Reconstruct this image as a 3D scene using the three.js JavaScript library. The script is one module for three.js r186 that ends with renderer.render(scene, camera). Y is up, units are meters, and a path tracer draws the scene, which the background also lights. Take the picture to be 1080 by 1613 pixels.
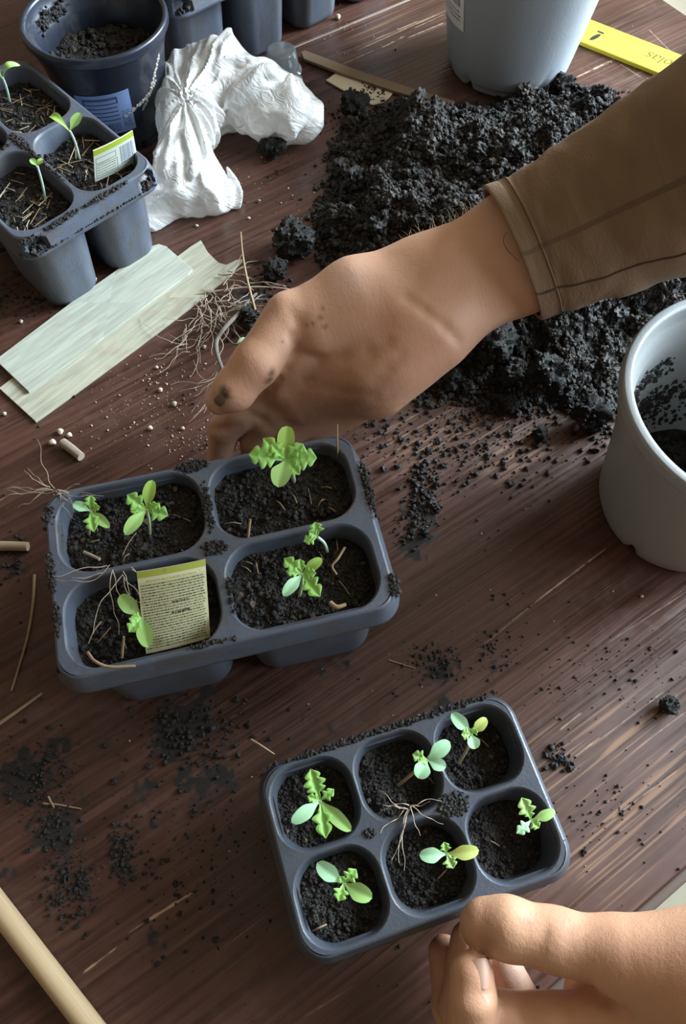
import * as THREE from 'three';
import { RectAreaLightUniformsLib } from 'three/addons/lights/RectAreaLightUniformsLib.js';
import { ImprovedNoise } from 'three/addons/math/ImprovedNoise.js';
import { mergeGeometries, mergeVertices } from 'three/addons/utils/BufferGeometryUtils.js';
import { RoundedBoxGeometry } from 'three/addons/geometries/RoundedBoxGeometry.js';

// ---------------------------------------------------------------- camera, sky, light, exposure
const scene = new THREE.Scene();
const FOCAL = 1211, PITCH = 27 * Math.PI / 180, EYE = new THREE.Vector3(0, .40, 0);
const camera = new THREE.PerspectiveCamera(2 * Math.atan(806.5 / FOCAL) * 180 / Math.PI, 1080 / 1613, .01, 50);
camera.position.copy(EYE);
const FWD = new THREE.Vector3(0, -Math.cos(PITCH), -Math.sin(PITCH));
const UPV = new THREE.Vector3(0, Math.sin(PITCH), -Math.cos(PITCH));
camera.up.copy(UPV); camera.lookAt(EYE.clone().add(FWD));
scene.add(camera);

scene.background = new THREE.Color().setRGB(.55, .75, 1.0);
scene.backgroundIntensity = 1.0;
const renderer = new THREE.WebGLRenderer({ antialias: true });
renderer.toneMapping = THREE.LinearToneMapping;
renderer.toneMappingExposure = .54;
renderer.shadowMap.enabled = true;
RectAreaLightUniformsLib.init();
// daylight coming in through the two windows in the wall on the right
function daylight(w, h, pos, look, color, intensity) {
  const l = new THREE.RectAreaLight(color, intensity, w, h);
  l.position.set(...pos); l.lookAt(...look); l.castShadow = true; l.name = 'window_daylight'; scene.add(l);
}
const DAY = new THREE.Color().setRGB(.72, .875, 1.0);
daylight(1.3, 1.25, [1.97, .98, -1.25], [0, .98, -1.25], DAY, 120);
daylight(.8, 1.25, [1.97, .98, .15], [0, .98, .15], DAY, 22);

// ---------------------------------------------------------------- helpers
const clamp = (x, a = 0, b = 1) => Math.min(b, Math.max(a, x));
const smooth = (a, b, x) => { const t = clamp((x - a) / (b - a)); return t * t * (3 - 2 * t); };
const lerp = (a, b, t) => a + (b - a) * t;
function rng(seed) { let a = seed >>> 0; return () => { a = (a + 0x6D2B79F5) | 0; let t = Math.imul(a ^ (a >>> 15), 1 | a); t = (t + Math.imul(t ^ (t >>> 7), 61 | t)) ^ t; return ((t ^ (t >>> 14)) >>> 0) / 4294967296; }; }
const perlin = new ImprovedNoise();
const n3 = (x, y, z) => perlin.noise(x + 11.3, y + 7.7, z + 3.1);
const fbm = (x, y, z, o = 4) => { let s = 0, a = .5; for (let i = 0; i < o; i++) { s += a * n3(x, y, z); x *= 2.03; y *= 2.03; z *= 2.03; a *= .5; } return s; };
// a place on the horizontal plane at height y, read off a sight line of the photograph
function at(u, v, y = 0) {
  const d = FWD.clone().addScaledVector(UPV, (806.5 - v) / FOCAL); d.x += (u - 540) / FOCAL;
  return EYE.clone().addScaledVector(d, (y - EYE.y) / d.y);
}
const names = {};
function numbered(n) { const k = names[n] = (names[n] ?? -1) + 1; return k ? `${n}_${String(k).padStart(3, '0')}` : n; }
function tag(o, label, category, group, kind) {
  if (label) o.userData.label = label;
  if (category) o.userData.category = category;
  if (group) o.userData.group = group;
  if (kind) o.userData.kind = kind;
  return o;
}
function thing(name, label, category, pos = [0, 0, 0], turn = 0, group) {
  const o = new THREE.Group(); o.name = numbered(name); scene.add(o);
  if (pos.isVector3) o.position.copy(pos); else o.position.set(...pos);
  o.rotation.y = turn;
  return tag(o, label, category, group);
}
function mesh(name, geo, mat, parent) {
  const m = new THREE.Mesh(geo, mat); m.castShadow = m.receiveShadow = true;
  m.name = parent ? name : numbered(name); (parent || scene).add(m); return m;
}
function sub(geo, p) { return geo.translate(-p.x, -p.y, -p.z); }

function gridGeo(cols, rows, f, closed = false) {
  const pos = [], uv = [], idx = [];
  for (let j = 0; j <= rows; j++) for (let i = 0; i <= cols; i++) { const p = f(i / cols, j / rows); pos.push(p.x, p.y, p.z); uv.push(i / cols, j / rows); }
  const W = cols + 1;
  for (let j = 0; j < rows; j++) for (let i = 0; i < cols; i++) { const a = j * W + i; idx.push(a, a + 1, a + W + 1, a, a + W + 1, a + W); }
  const g = new THREE.BufferGeometry();
  g.setAttribute('position', new THREE.Float32BufferAttribute(pos, 3)); g.setAttribute('uv', new THREE.Float32BufferAttribute(uv, 2)); g.setIndex(idx);
  g.computeVertexNormals(); return g;
}
// loft through rings of equal point count (each ring an array of [x, y, z]); rings are closed
function loft(rings, capStart = false, capEnd = false) {
  const n = rings[0].length, pos = [], uv = [], idx = [];
  rings.forEach((r, j) => r.forEach((p, i) => { pos.push(p[0], p[1], p[2]); uv.push(i / n, j / rings.length); }));
  for (let j = 0; j < rings.length - 1; j++) for (let i = 0; i < n; i++) {
    const a = j * n + i, b = j * n + (i + 1) % n, c = a + n, d = b + n; idx.push(a, b, d, a, d, c);
  }
  const cap = (ring, flip) => {
    const k = pos.length / 3; const c = [0, 0, 0]; ring.forEach(p => { c[0] += p[0] / n; c[1] += p[1] / n; c[2] += p[2] / n; });
    pos.push(...c); uv.push(.5, .5); const b0 = k + 1; ring.forEach(p => { pos.push(...p); uv.push(.5, .5); });
    for (let i = 0; i < n; i++) flip ? idx.push(k, b0 + (i + 1) % n, b0 + i) : idx.push(k, b0 + i, b0 + (i + 1) % n);
  };
  if (capStart) cap(rings[0], false); if (capEnd) cap(rings.at(-1), true);
  const g = new THREE.BufferGeometry();
  g.setAttribute('position', new THREE.Float32BufferAttribute(pos, 3)); g.setAttribute('uv', new THREE.Float32BufferAttribute(uv, 2)); g.setIndex(idx);
  g.computeVertexNormals(); return g;
}
// tapered tube through points
function tube(pts, r0, r1 = r0, radial = 6, per = 6, rf) {
  const curve = new THREE.CatmullRomCurve3(pts), N = Math.max(2, (pts.length - 1) * per), rings = [];
  let nrm = null;
  for (let i = 0; i <= N; i++) {
    const t = i / N, p = curve.getPoint(t), d = curve.getTangent(t);
    if (!nrm) { nrm = new THREE.Vector3(0, 1, 0); if (Math.abs(d.y) > .9) nrm.set(1, 0, 0); }
    nrm.addScaledVector(d, -nrm.dot(d)).normalize();
    const b = new THREE.Vector3().crossVectors(d, nrm), r = rf ? rf(t) : lerp(r0, r1, t), ring = [];
    for (let k = 0; k < radial; k++) { const a = k / radial * Math.PI * 2; ring.push([p.x + r * (Math.cos(a) * nrm.x + Math.sin(a) * b.x), p.y + r * (Math.cos(a) * nrm.y + Math.sin(a) * b.y), p.z + r * (Math.cos(a) * nrm.z + Math.sin(a) * b.z)]); }
    rings.push(ring);
  }
  return loft(rings, true, true);
}
function rrect(w, d, r, nc = 6, ns = 4) {           // rounded rectangle outline, counter-clockwise seen from above
  const out = [], hw = w / 2, hd = d / 2; r = Math.max(.0004, Math.min(r, hw, hd));
  const cs = [[hw - r, hd - r, 0], [-hw + r, hd - r, 90], [-hw + r, -hd + r, 180], [hw - r, -hd + r, 270]];
  cs.forEach(([cx, cz, a0], q) => {
    for (let k = 0; k <= nc; k++) { const a = (a0 + 90 * k / nc) * Math.PI / 180; out.push([cx + r * Math.cos(a), cz + r * Math.sin(a)]); }
    const nx = cs[(q + 1) % 4], e = out.at(-1), a = nx[2] * Math.PI / 180, f = [nx[0] + r * Math.cos(a), nx[1] + r * Math.sin(a)];
    for (let k = 1; k < ns; k++) out.push([lerp(e[0], f[0], k / ns), lerp(e[1], f[1], k / ns)]);
  });
  return out;
}
const ringAt = (o, y, cx = 0, cz = 0) => o.map(p => [p[0] + cx, y, p[1] + cz]);

// naive surface nets: mesh where f < 0
function surfaceNets(f, lo, hi, cell) {
  const nx = Math.ceil((hi[0] - lo[0]) / cell) + 1, ny = Math.ceil((hi[1] - lo[1]) / cell) + 1, nz = Math.ceil((hi[2] - lo[2]) / cell) + 1;
  const val = new Float32Array(nx * ny * nz);
  let q = 0; for (let k = 0; k < nz; k++) for (let j = 0; j < ny; j++) for (let i = 0; i < nx; i++) val[q++] = f(lo[0] + i * cell, lo[1] + j * cell, lo[2] + k * cell);
  const vid = new Int32Array(nx * ny * nz).fill(-1), pos = [], idx = [];
  const I = (i, j, k) => (k * ny + j) * nx + i;
  for (let k = 0; k < nz - 1; k++) for (let j = 0; j < ny - 1; j++) for (let i = 0; i < nx - 1; i++) {
    let cnt = 0, sx = 0, sy = 0, sz = 0;
    const c = (a, b) => {
      const va = val[I(i + (a & 1), j + (a >> 1 & 1), k + (a >> 2))], vb = val[I(i + (b & 1), j + (b >> 1 & 1), k + (b >> 2))];
      if ((va < 0) === (vb < 0)) return; const t = va / (va - vb); cnt++;
      sx += lerp(a & 1, b & 1, t); sy += lerp(a >> 1 & 1, b >> 1 & 1, t); sz += lerp(a >> 2, b >> 2, t);
    };
    c(0, 1); c(2, 3); c(4, 5); c(6, 7); c(0, 2); c(1, 3); c(4, 6); c(5, 7); c(0, 4); c(1, 5); c(2, 6); c(3, 7);
    if (cnt) { vid[I(i, j, k)] = pos.length / 3; pos.push(lo[0] + (i + sx / cnt) * cell, lo[1] + (j + sy / cnt) * cell, lo[2] + (k + sz / cnt) * cell); }
  }
  const quad = (a, b, c, d, flip) => { if (a < 0 || b < 0 || c < 0 || d < 0) return; flip ? idx.push(a, c, b, a, d, c) : idx.push(a, b, c, a, c, d); };
  for (let k = 1; k < nz - 1; k++) for (let j = 1; j < ny - 1; j++) for (let i = 1; i < nx - 1; i++) {
    const s = val[I(i, j, k)] < 0;
    if (s !== val[I(i + 1, j, k)] < 0) quad(vid[I(i, j - 1, k - 1)], vid[I(i, j, k - 1)], vid[I(i, j, k)], vid[I(i, j - 1, k)], !s);
    if (s !== val[I(i, j + 1, k)] < 0) quad(vid[I(i - 1, j, k - 1)], vid[I(i, j, k - 1)], vid[I(i, j, k)], vid[I(i - 1, j, k)], s);
    if (s !== val[I(i, j, k + 1)] < 0) quad(vid[I(i - 1, j - 1, k)], vid[I(i, j - 1, k)], vid[I(i, j, k)], vid[I(i - 1, j, k)], !s);
  }
  const g = new THREE.BufferGeometry(); g.setAttribute('position', new THREE.Float32BufferAttribute(pos, 3)); g.setIndex(idx); g.computeVertexNormals(); return g;
}

// ---------------------------------------------------------------- textures
const TAB = (() => { const r = rng(5), t = new Float32Array(65536); for (let i = 0; i < 65536; i++) t[i] = r(); return t; })();
function vn(x, y) {                                  // fast 2D value noise, 0..1
  const xi = Math.floor(x), yi = Math.floor(y), fx = x - xi, fy = y - yi, u = fx * fx * (3 - 2 * fx), w = fy * fy * (3 - 2 * fy);
  const h = (a, b) => TAB[((a & 255) + ((b & 255) * 256))];
  return lerp(lerp(h(xi, yi), h(xi + 1, yi), u), lerp(h(xi, yi + 1), h(xi + 1, yi + 1), u), w);
}
function dataTex(w, h, f, srgb, wrap = THREE.RepeatWrapping) {
  const d = new Uint8Array(w * h * 4), c = [0, 0, 0];
  for (let j = 0; j < h; j++) for (let i = 0; i < w; i++) { f(i, j, c); const o = (j * w + i) * 4; d[o] = clamp(c[0]) * 255; d[o + 1] = clamp(c[1]) * 255; d[o + 2] = clamp(c[2]) * 255; d[o + 3] = 255; }
  const t = new THREE.DataTexture(d, w, h); t.magFilter = THREE.LinearFilter; t.minFilter = THREE.LinearMipmapLinearFilter; t.generateMipmaps = true;
  t.wrapS = t.wrapT = wrap; if (srgb) t.colorSpace = THREE.SRGBColorSpace; t.needsUpdate = true; return t;
}
function canvasTex(w, h, draw) {
  const c = document.createElement('canvas'); c.width = w; c.height = h; draw(c.getContext('2d'), w, h);
  const t = new THREE.CanvasTexture(c); t.colorSpace = THREE.SRGBColorSpace; t.anisotropy = 8; return t;
}
const s2 = x => x <= .0031308 ? 12.92 * x : 1.055 * Math.pow(x, 1 / 2.4) - .055;   // linear to sRGB
const lin = (r, g, b) => new THREE.Color().setRGB(r, g, b);

// ---------------------------------------------------------------- the table: dark varnished boards
const gA = at(130, 1530), gB = at(300, 1408);
const GR = new THREE.Vector2(gB.x - gA.x, gB.z - gA.z).normalize();         // along the grain (x, z)
const GC = new THREE.Vector2(-GR.y, GR.x);                                  // across the grain
const sOf = p => p.x * GR.x + p.z * GR.y, tOf = p => p.x * GC.x + p.z * GC.y;
const TX0 = -.42, TZ0 = -.78, TS = .88, TN = 2048;
const worn = [[880, 1240, 200, 160, 1], [1000, 1330, 140, 120, 1], [700, 690, 160, 70, .8], [850, 700, 120, 60, .6], [620, 40, 130, 50, 1], [1000, 60, 120, 70, .6], [120, 650, 160, 60, .35], [250, 1480, 120, 90, .15], [1000, 1150, 100, 120, .6]]
  .map(([u, v, a, b, k]) => { const p = at(u, v), q = at(u + a, v), r = at(u, v + b); return [p.x, p.z, Math.abs(q.x - p.x), Math.abs(r.z - p.z), k]; });
const scratches = [[840, 950, 955, 862, .0007, 1], [745, 1028, 850, 942, .0005, .5], [130, 1532, 185, 1490, .0006, .8], [228, 1452, 302, 1405, .0009, .9], [200, 1470, 245, 1440, .0004, .6], [868, 140, 965, 94, .0011, 1], [920, 160, 940, 147, .0011, .8],
  [640, 60, 700, 35, .001, .8], [590, 62, 660, 32, .0008, .8], [560, 80, 690, 22, .0008, .7], [600, 75, 640, 55, .0012, .7], [540, 100, 590, 78, .0007, .6], [650, 45, 700, 22, .0007, .6], [880, 1150, 915, 1122, .0006, .6], [900, 1195, 945, 1160, .0006, .8], [930, 1175, 1045, 1088, .0004, .6], [960, 1010, 1075, 935, .0005, .4],
  [1020, 45, 1060, 85, .0006, .7], [975, 100, 1010, 122, .0008, .5], [610, 700, 700, 650, .0004, .5], [640, 720, 760, 655, .0004, .5], [600, 680, 680, 640, .0004, .6], [340, 1500, 420, 1440, .0004, .3], [480, 1600, 560, 1550, .0004, .4], [1000, 1180, 1080, 1120, .0004, .5], [960, 1290, 1070, 1210, .0005, .5], [60, 660, 130, 610, .0004, .3]]
  .map(([a, b, c, d, w, k]) => { const p = at(a, b), q = at(c, d); return [p.x, p.z, q.x, q.z, w, k]; });
const smears = [[30, 1210, 60, 70, .8], [75, 1310, 50, 60, .75], [110, 1400, 60, 60, .85], [190, 1350, 35, 60, .9], [225, 1240, 40, 80, .45], [300, 1160, 70, 70, .8], [60, 1170, 80, 40, .5], [330, 1230, 60, 60, .5], [200, 1490, 80, 60, .4], [80, 1560, 60, 60, .7], [150, 1130, 60, 30, .3], [40, 1380, 50, 60, .5], [250, 1560, 60, 50, .3], [680, 1050, 60, 40, .7], [560, 1040, 80, 60, .5], [780, 1030, 50, 40, .35], [640, 920, 40, 60, .4], [665, 790, 35, 70, .75], [650, 850, 30, 50, .5], [745, 690, 40, 50, .35], [880, 660, 80, 40, .5], [30, 880, 40, 40, .8], [60, 460, 90, 50, .6], [20, 500, 40, 30, .6], [410, 450, 60, 60, .5], [440, 230, 60, 40, .5], [880, 1200, 30, 30, .6], [700, 1130, 70, 40, .4], [480, 1120, 120, 40, .6], [350, 1110, 140, 40, .6], [470, 100, 90, 30, .4], [420, 130, 60, 40, .4]]
  .map(([u, v, a, b, k]) => { const p = at(u, v), q = at(u + a, v), r = at(u, v + b); return [p.x, p.z, Math.abs(q.x - p.x), Math.abs(r.z - p.z), k]; });
const bump = new Float32Array(TN * TN), rough = new Float32Array(TN * TN);
const scrMask = new Float32Array(TN * TN);
for (const [ax, az, bx, bz, w, k] of scratches) {
  const L = Math.hypot(bx - ax, bz - az), dx = (bx - ax) / L, dz = (bz - az) / L, pad = w * 3;
  const i0 = Math.floor((Math.min(ax, bx) - pad - TX0) / TS * TN), i1 = Math.ceil((Math.max(ax, bx) + pad - TX0) / TS * TN), j0 = Math.floor((Math.min(az, bz) - pad - TZ0) / TS * TN), j1 = Math.ceil((Math.max(az, bz) + pad - TZ0) / TS * TN);
  for (let j = Math.max(0, j0); j < Math.min(TN, j1); j++) for (let i = Math.max(0, i0); i < Math.min(TN, i1); i++) {
    const x = TX0 + i / TN * TS - ax, z = TZ0 + j / TN * TS - az, s = x * dx + z * dz, t = Math.abs(-x * dz + z * dx);
    if (s < 0 || s > L) continue; const e = Math.min(s, L - s) / L;
    const ww = w * (.35 + vn(s * 400, ax * 900) * .9) * Math.min(1, e * 9 + .15);
    const m = k * smooth(ww, ww * .4, t) * smooth(.15, .5, vn(s * 250 + 7, t * 900 + bx * 70) + .15); const o = j * TN + i; if (m > scrMask[o]) scrMask[o] = m;
  }
}
const tableMap = dataTex(TN, TN, (i, j, c) => {
  const x = TX0 + i / TN * TS, z = TZ0 + j / TN * TS, s = x * GR.x + z * GR.y, t = x * GC.x + z * GC.y;
  let wr = 0; for (const [wx, wz, a, b, k] of worn) { const d = ((x - wx) / a) ** 2 + ((z - wz) / b) ** 2; if (d < 4) wr += k * Math.exp(-d * 1.3); }
  let sm = 0; for (const [wx, wz, a, b, k] of smears) { const d = ((x - wx) / a) ** 2 + ((z - wz) / b) ** 2; if (d < 3) sm = Math.max(sm, k * Math.exp(-d * 1.2)); }
  wr = clamp(wr);
  const tw = t + .0012 * (vn(s * 9, t * 30) - .5);
  const big = vn(s * 5 + 3, tw * 38), mid = vn(s * 13, tw * 520), fine = vn(s * 38 + 9, tw * 1300), hair = vn(s * 18 + 70, tw * 900 + 30);
  const pore = smooth(.70, .86, fine * .6 + mid * .4);
  const patch = vn(x * 22 + 4, z * 22) * .6 + vn(x * 60, z * 60 + 5) * .4;
  let k = .72 + .35 * (big - .5) + .45 * (mid - .5) + .3 * (fine - .5) + .3 * (patch - .5);
  let r = .098 * k, g = .041 * k, b = .028 * k;
  const st = clamp(smooth(.66 - .10 * wr, .86 - .06 * wr, hair * .7 + fine * .3) * (wr * .85 + .08) * (.4 + patch * 1.1) + .10 * wr * patch);
  r = lerp(r, .23, st); g = lerp(g, .125, st); b = lerp(b, .072, st);
  const dust = clamp(smooth(.5, .85, vn(x * 300, z * 300) * .5 + patch * .5) * .16);
  r = lerp(r, .13, dust); g = lerp(g, .085, dust); b = lerp(b, .06, dust);
  const sc = scrMask[j * TN + i]; r = lerp(r, .46, sc); g = lerp(g, .30, sc); b = lerp(b, .19, sc);
  const sn = vn(x * 55 + 2, z * 55) * .42 + vn(x * 150, z * 150 + 9) * .33 + vn(x * 420, z * 420) * .25;
  const so = sm > 0 ? smooth(.80 - sm * .5, .96 - sm * .45, sn + sm * .12) * .95 : 0;
  r = lerp(r, .011, so); g = lerp(g, .008, so); b = lerp(b, .0065, so);
  bump[j * TN + i] = .5 + .28 * (mid - .5) + .35 * (fine - .5) - .2 * pore - .3 * sc + .25 * so * sn;
  rough[j * TN + i] = clamp(.36 + .2 * (mid - .5) + .16 * wr + .12 * (patch - .5) + .5 * so + .25 * sc + .6 * dust);
  c[0] = s2(r); c[1] = s2(g); c[2] = s2(b);
}, true, THREE.MirroredRepeatWrapping);
const tableBump = dataTex(TN, TN, (i, j, c) => { c[0] = c[1] = c[2] = bump[j * TN + i]; }, false, THREE.MirroredRepeatWrapping);
const tableRough = dataTex(TN, TN, (i, j, c) => { c[0] = c[2] = 0; c[1] = rough[j * TN + i]; }, false, THREE.MirroredRepeatWrapping);

// ---------------------------------------------------------------- materials
const M = {};
M.table = new THREE.MeshPhysicalMaterial({ map: tableMap, roughnessMap: tableRough, roughness: 1, bumpMap: tableBump, bumpScale: .0005 });
M.tableEdge = new THREE.MeshStandardMaterial({ color: lin(.10, .062, .045), roughness: .6 });
M.jointDust = new THREE.MeshStandardMaterial({ color: lin(.32, .25, .18), roughness: .95 });
const speck = dataTex(512, 512, (i, j, c) => { const a = vn(i / 3, j / 3) * .5 + vn(i / 9, j / 9) * .3 + vn(i / 30, j / 30) * .2; c[0] = c[1] = c[2] = a; }, false);
const plasticMap = (r, g, b, amt, dr = .09, dg = .075, db = .06) => dataTex(512, 512, (i, j, c) => {
  const n = vn(i / 60, j / 60) * .5 + vn(i / 17 + 5, j / 17) * .3 + vn(i / 5, j / 5 + 8) * .2, m = smooth(.52, .78, n) * amt, q = .9 + .2 * vn(i / 40 + 9, j / 40);
  c[0] = s2(lerp(r * q, dr, m)); c[1] = s2(lerp(g * q, dg, m)); c[2] = s2(lerp(b * q, db, m));
}, true);
M.tray = new THREE.MeshPhysicalMaterial({ map: plasticMap(.085, .097, .125, .55), roughness: .42, roughnessMap: null, bumpMap: speck, bumpScale: .00012 });
M.trayBlack = new THREE.MeshPhysicalMaterial({ map: plasticMap(.062, .07, .088, .4), roughness: .40, bumpMap: speck, bumpScale: .0001 });
M.potGrey = new THREE.MeshPhysicalMaterial({ color: lin(.33, .36, .39), roughness: .45, bumpMap: speck, bumpScale: .00008 });
M.potWhite = new THREE.MeshPhysicalMaterial({ color: lin(.29, .30, .295), roughness: .36, bumpMap: speck, bumpScale: .00008 });
M.potDark = new THREE.MeshPhysicalMaterial({ map: plasticMap(.014, .018, .029, .45, .075, .07, .066), roughness: .34 });
const soilMap = dataTex(512, 512, (i, j, c) => {
  const n = vn(i / 4, j / 4) * .4 + vn(i / 11, j / 11) * .35 + vn(i / 40, j / 40) * .25, k = .35 + 1.3 * n * n, p = smooth(.86, .95, vn(i / 3 + 40, j / 3));
  c[0] = s2(lerp(.018 * k, .10, p * .5)); c[1] = s2(lerp(.0124 * k, .075, p * .5)); c[2] = s2(lerp(.0085 * k, .05, p * .5));
}, true);
M.soil = new THREE.MeshStandardMaterial({ map: soilMap, roughness: .72, bumpMap: speck, bumpScale: .0022 });
M.crumb = new THREE.MeshStandardMaterial({ color: 0xffffff, roughness: .74 });
M.straw = new THREE.MeshStandardMaterial({ color: lin(.28, .19, .105), roughness: .8 });
M.paleStraw = new THREE.MeshStandardMaterial({ color: lin(.50, .43, .30), roughness: .8 });
M.twig = new THREE.MeshStandardMaterial({ color: lin(.30, .21, .13), roughness: .85 });
M.root = new THREE.MeshStandardMaterial({ color: lin(.40, .32, .24), roughness: .85 });
M.rootGrey = new THREE.MeshStandardMaterial({ color: lin(.22, .185, .15), roughness: .9, bumpMap: speck, bumpScale: .0005 });
M.stem = new THREE.MeshPhysicalMaterial({ color: lin(.50, .62, .35), roughness: .5, transmission: .2, thickness: 0 });
M.paleStem = new THREE.MeshPhysicalMaterial({ color: lin(.62, .78, .66), roughness: .5, transmission: .2, thickness: 0 });
M.brownStem = new THREE.MeshStandardMaterial({ color: lin(.36, .27, .15), roughness: .7 });
const leafMat = (r, g, b) => new THREE.MeshPhysicalMaterial({ color: lin(r, g, b), roughness: .55, side: THREE.DoubleSide, transmission: .28, thickness: 0 });
M.leafTrue = leafMat(.34, .66, .14); M.leafCoty = leafMat(.42, .68, .20); M.leafPale = leafMat(.48, .82, .47); M.leafYellow = leafMat(.62, .72, .18); M.leafOlive = leafMat(.40, .62, .11);
M.pellet = new THREE.MeshStandardMaterial({ color: lin(.40, .31, .23), roughness: .9, bumpMap: speck, bumpScale: .0006 });
M.perlite = new THREE.MeshStandardMaterial({ color: lin(.52, .43, .34), roughness: .9 });

// ---------------------------------------------------------------- the room: floor, walls, ceiling, windows
const FLOOR = -.74, WALL = .12, RX0 = -2, RX1 = 2, RZ0 = -2.7, RZ1 = 1.7, CEIL = 1.8;
const wallMat = new THREE.MeshStandardMaterial({ color: lin(.20, .145, .095), roughness: .95, bumpMap: speck, bumpScale: .0006 });
const floorMat = new THREE.MeshStandardMaterial({
  map: dataTex(512, 512, (i, j, c) => { const n = .8 + .25 * vn(i / 6, j / 6) + .15 * (vn(i / 60, j / 60) - .5); c[0] = s2(.33 * n); c[1] = s2(.28 * n); c[2] = s2(.20 * n); }, true), roughness: .8
});
const boxBetween = (a, b) => { const g = new THREE.BoxGeometry(b[0] - a[0], b[1] - a[1], b[2] - a[2]); return g.translate((a[0] + b[0]) / 2, (a[1] + b[1]) / 2, (a[2] + b[2]) / 2); };
const struct = (name, geos, mat) => tag(mesh(name, mergeGeometries(geos), mat), null, null, null, 'structure');
struct('floor', [boxBetween([RX0 - WALL, FLOOR - .1, RZ0 - WALL], [RX1 + WALL, FLOOR, RZ1 + WALL])], floorMat);
struct('ceiling', [boxBetween([RX0 - WALL, CEIL, RZ0 - WALL], [RX1 + WALL, CEIL + .1, RZ1 + WALL])], wallMat);
struct('wall_left', [boxBetween([RX0 - WALL, FLOOR, RZ0 - WALL], [RX0, CEIL, RZ1 + WALL])], wallMat);
struct('wall_front', [boxBetween([RX0, FLOOR, RZ1], [RX1, CEIL, RZ1 + WALL])], wallMat);
function windowWall(name, holeA, holeB, lo, hi, axis) {      // wall box with one rectangular hole, holeA/holeB along the wall and in height
  const [p0, p1] = axis === 'x' ? [lo[2], hi[2]] : [lo[0], hi[0]];
  const B = (q0, q1, y0, y1) => axis === 'x' ? boxBetween([lo[0], y0, q0], [hi[0], y1, q1]) : boxBetween([q0, y0, lo[2]], [q1, y1, hi[2]]);
  struct(name, [B(p0, holeA[0], lo[1], hi[1]), B(holeA[1], p1, lo[1], hi[1]), B(holeA[0], holeA[1], lo[1], holeB[0]), B(holeA[0], holeA[1], holeB[1], hi[1])], wallMat);
}
{
  const lo = [RX1, FLOOR, RZ0 - WALL], hi = [RX1 + WALL, CEIL, RZ1 + WALL], B = (z0, z1, y0, y1) => boxBetween([lo[0], y0, z0], [hi[0], y1, z1]), y0 = .355, y1 = 1.605;
  struct('wall_right', [B(lo[2], -1.9, FLOOR, CEIL), B(-.6, -.25, FLOOR, CEIL), B(.55, hi[2], FLOOR, CEIL), B(-1.9, -.6, FLOOR, y0), B(-1.9, -.6, y1, CEIL), B(-.25, .55, FLOOR, y0), B(-.25, .55, y1, CEIL)], wallMat);
  struct('wall_back', [boxBetween([RX0, FLOOR, RZ0 - WALL], [RX1, CEIL, RZ0])], wallMat);
  const frameMat = new THREE.MeshStandardMaterial({ color: lin(.75, .74, .7), roughness: .5 });
  [[-1.9, -.6], [-.25, .55]].forEach(([z0, z1], i) => { const F = (a, b, c, d) => boxBetween([2.03, c, a], [2.09, d, b]); struct('window_' + (i + 1), [F(z0, z1, y0, y0 + .05), F(z0, z1, y1 - .05, y1), F(z0, z0 + .05, y0 + .05, y1 - .05), F(z1 - .05, z1, y0 + .05, y1 - .05), F((z0 + z1) / 2 - .025, (z0 + z1) / 2 + .025, y0 + .05, y1 - .05)], frameMat); });
}

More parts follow.
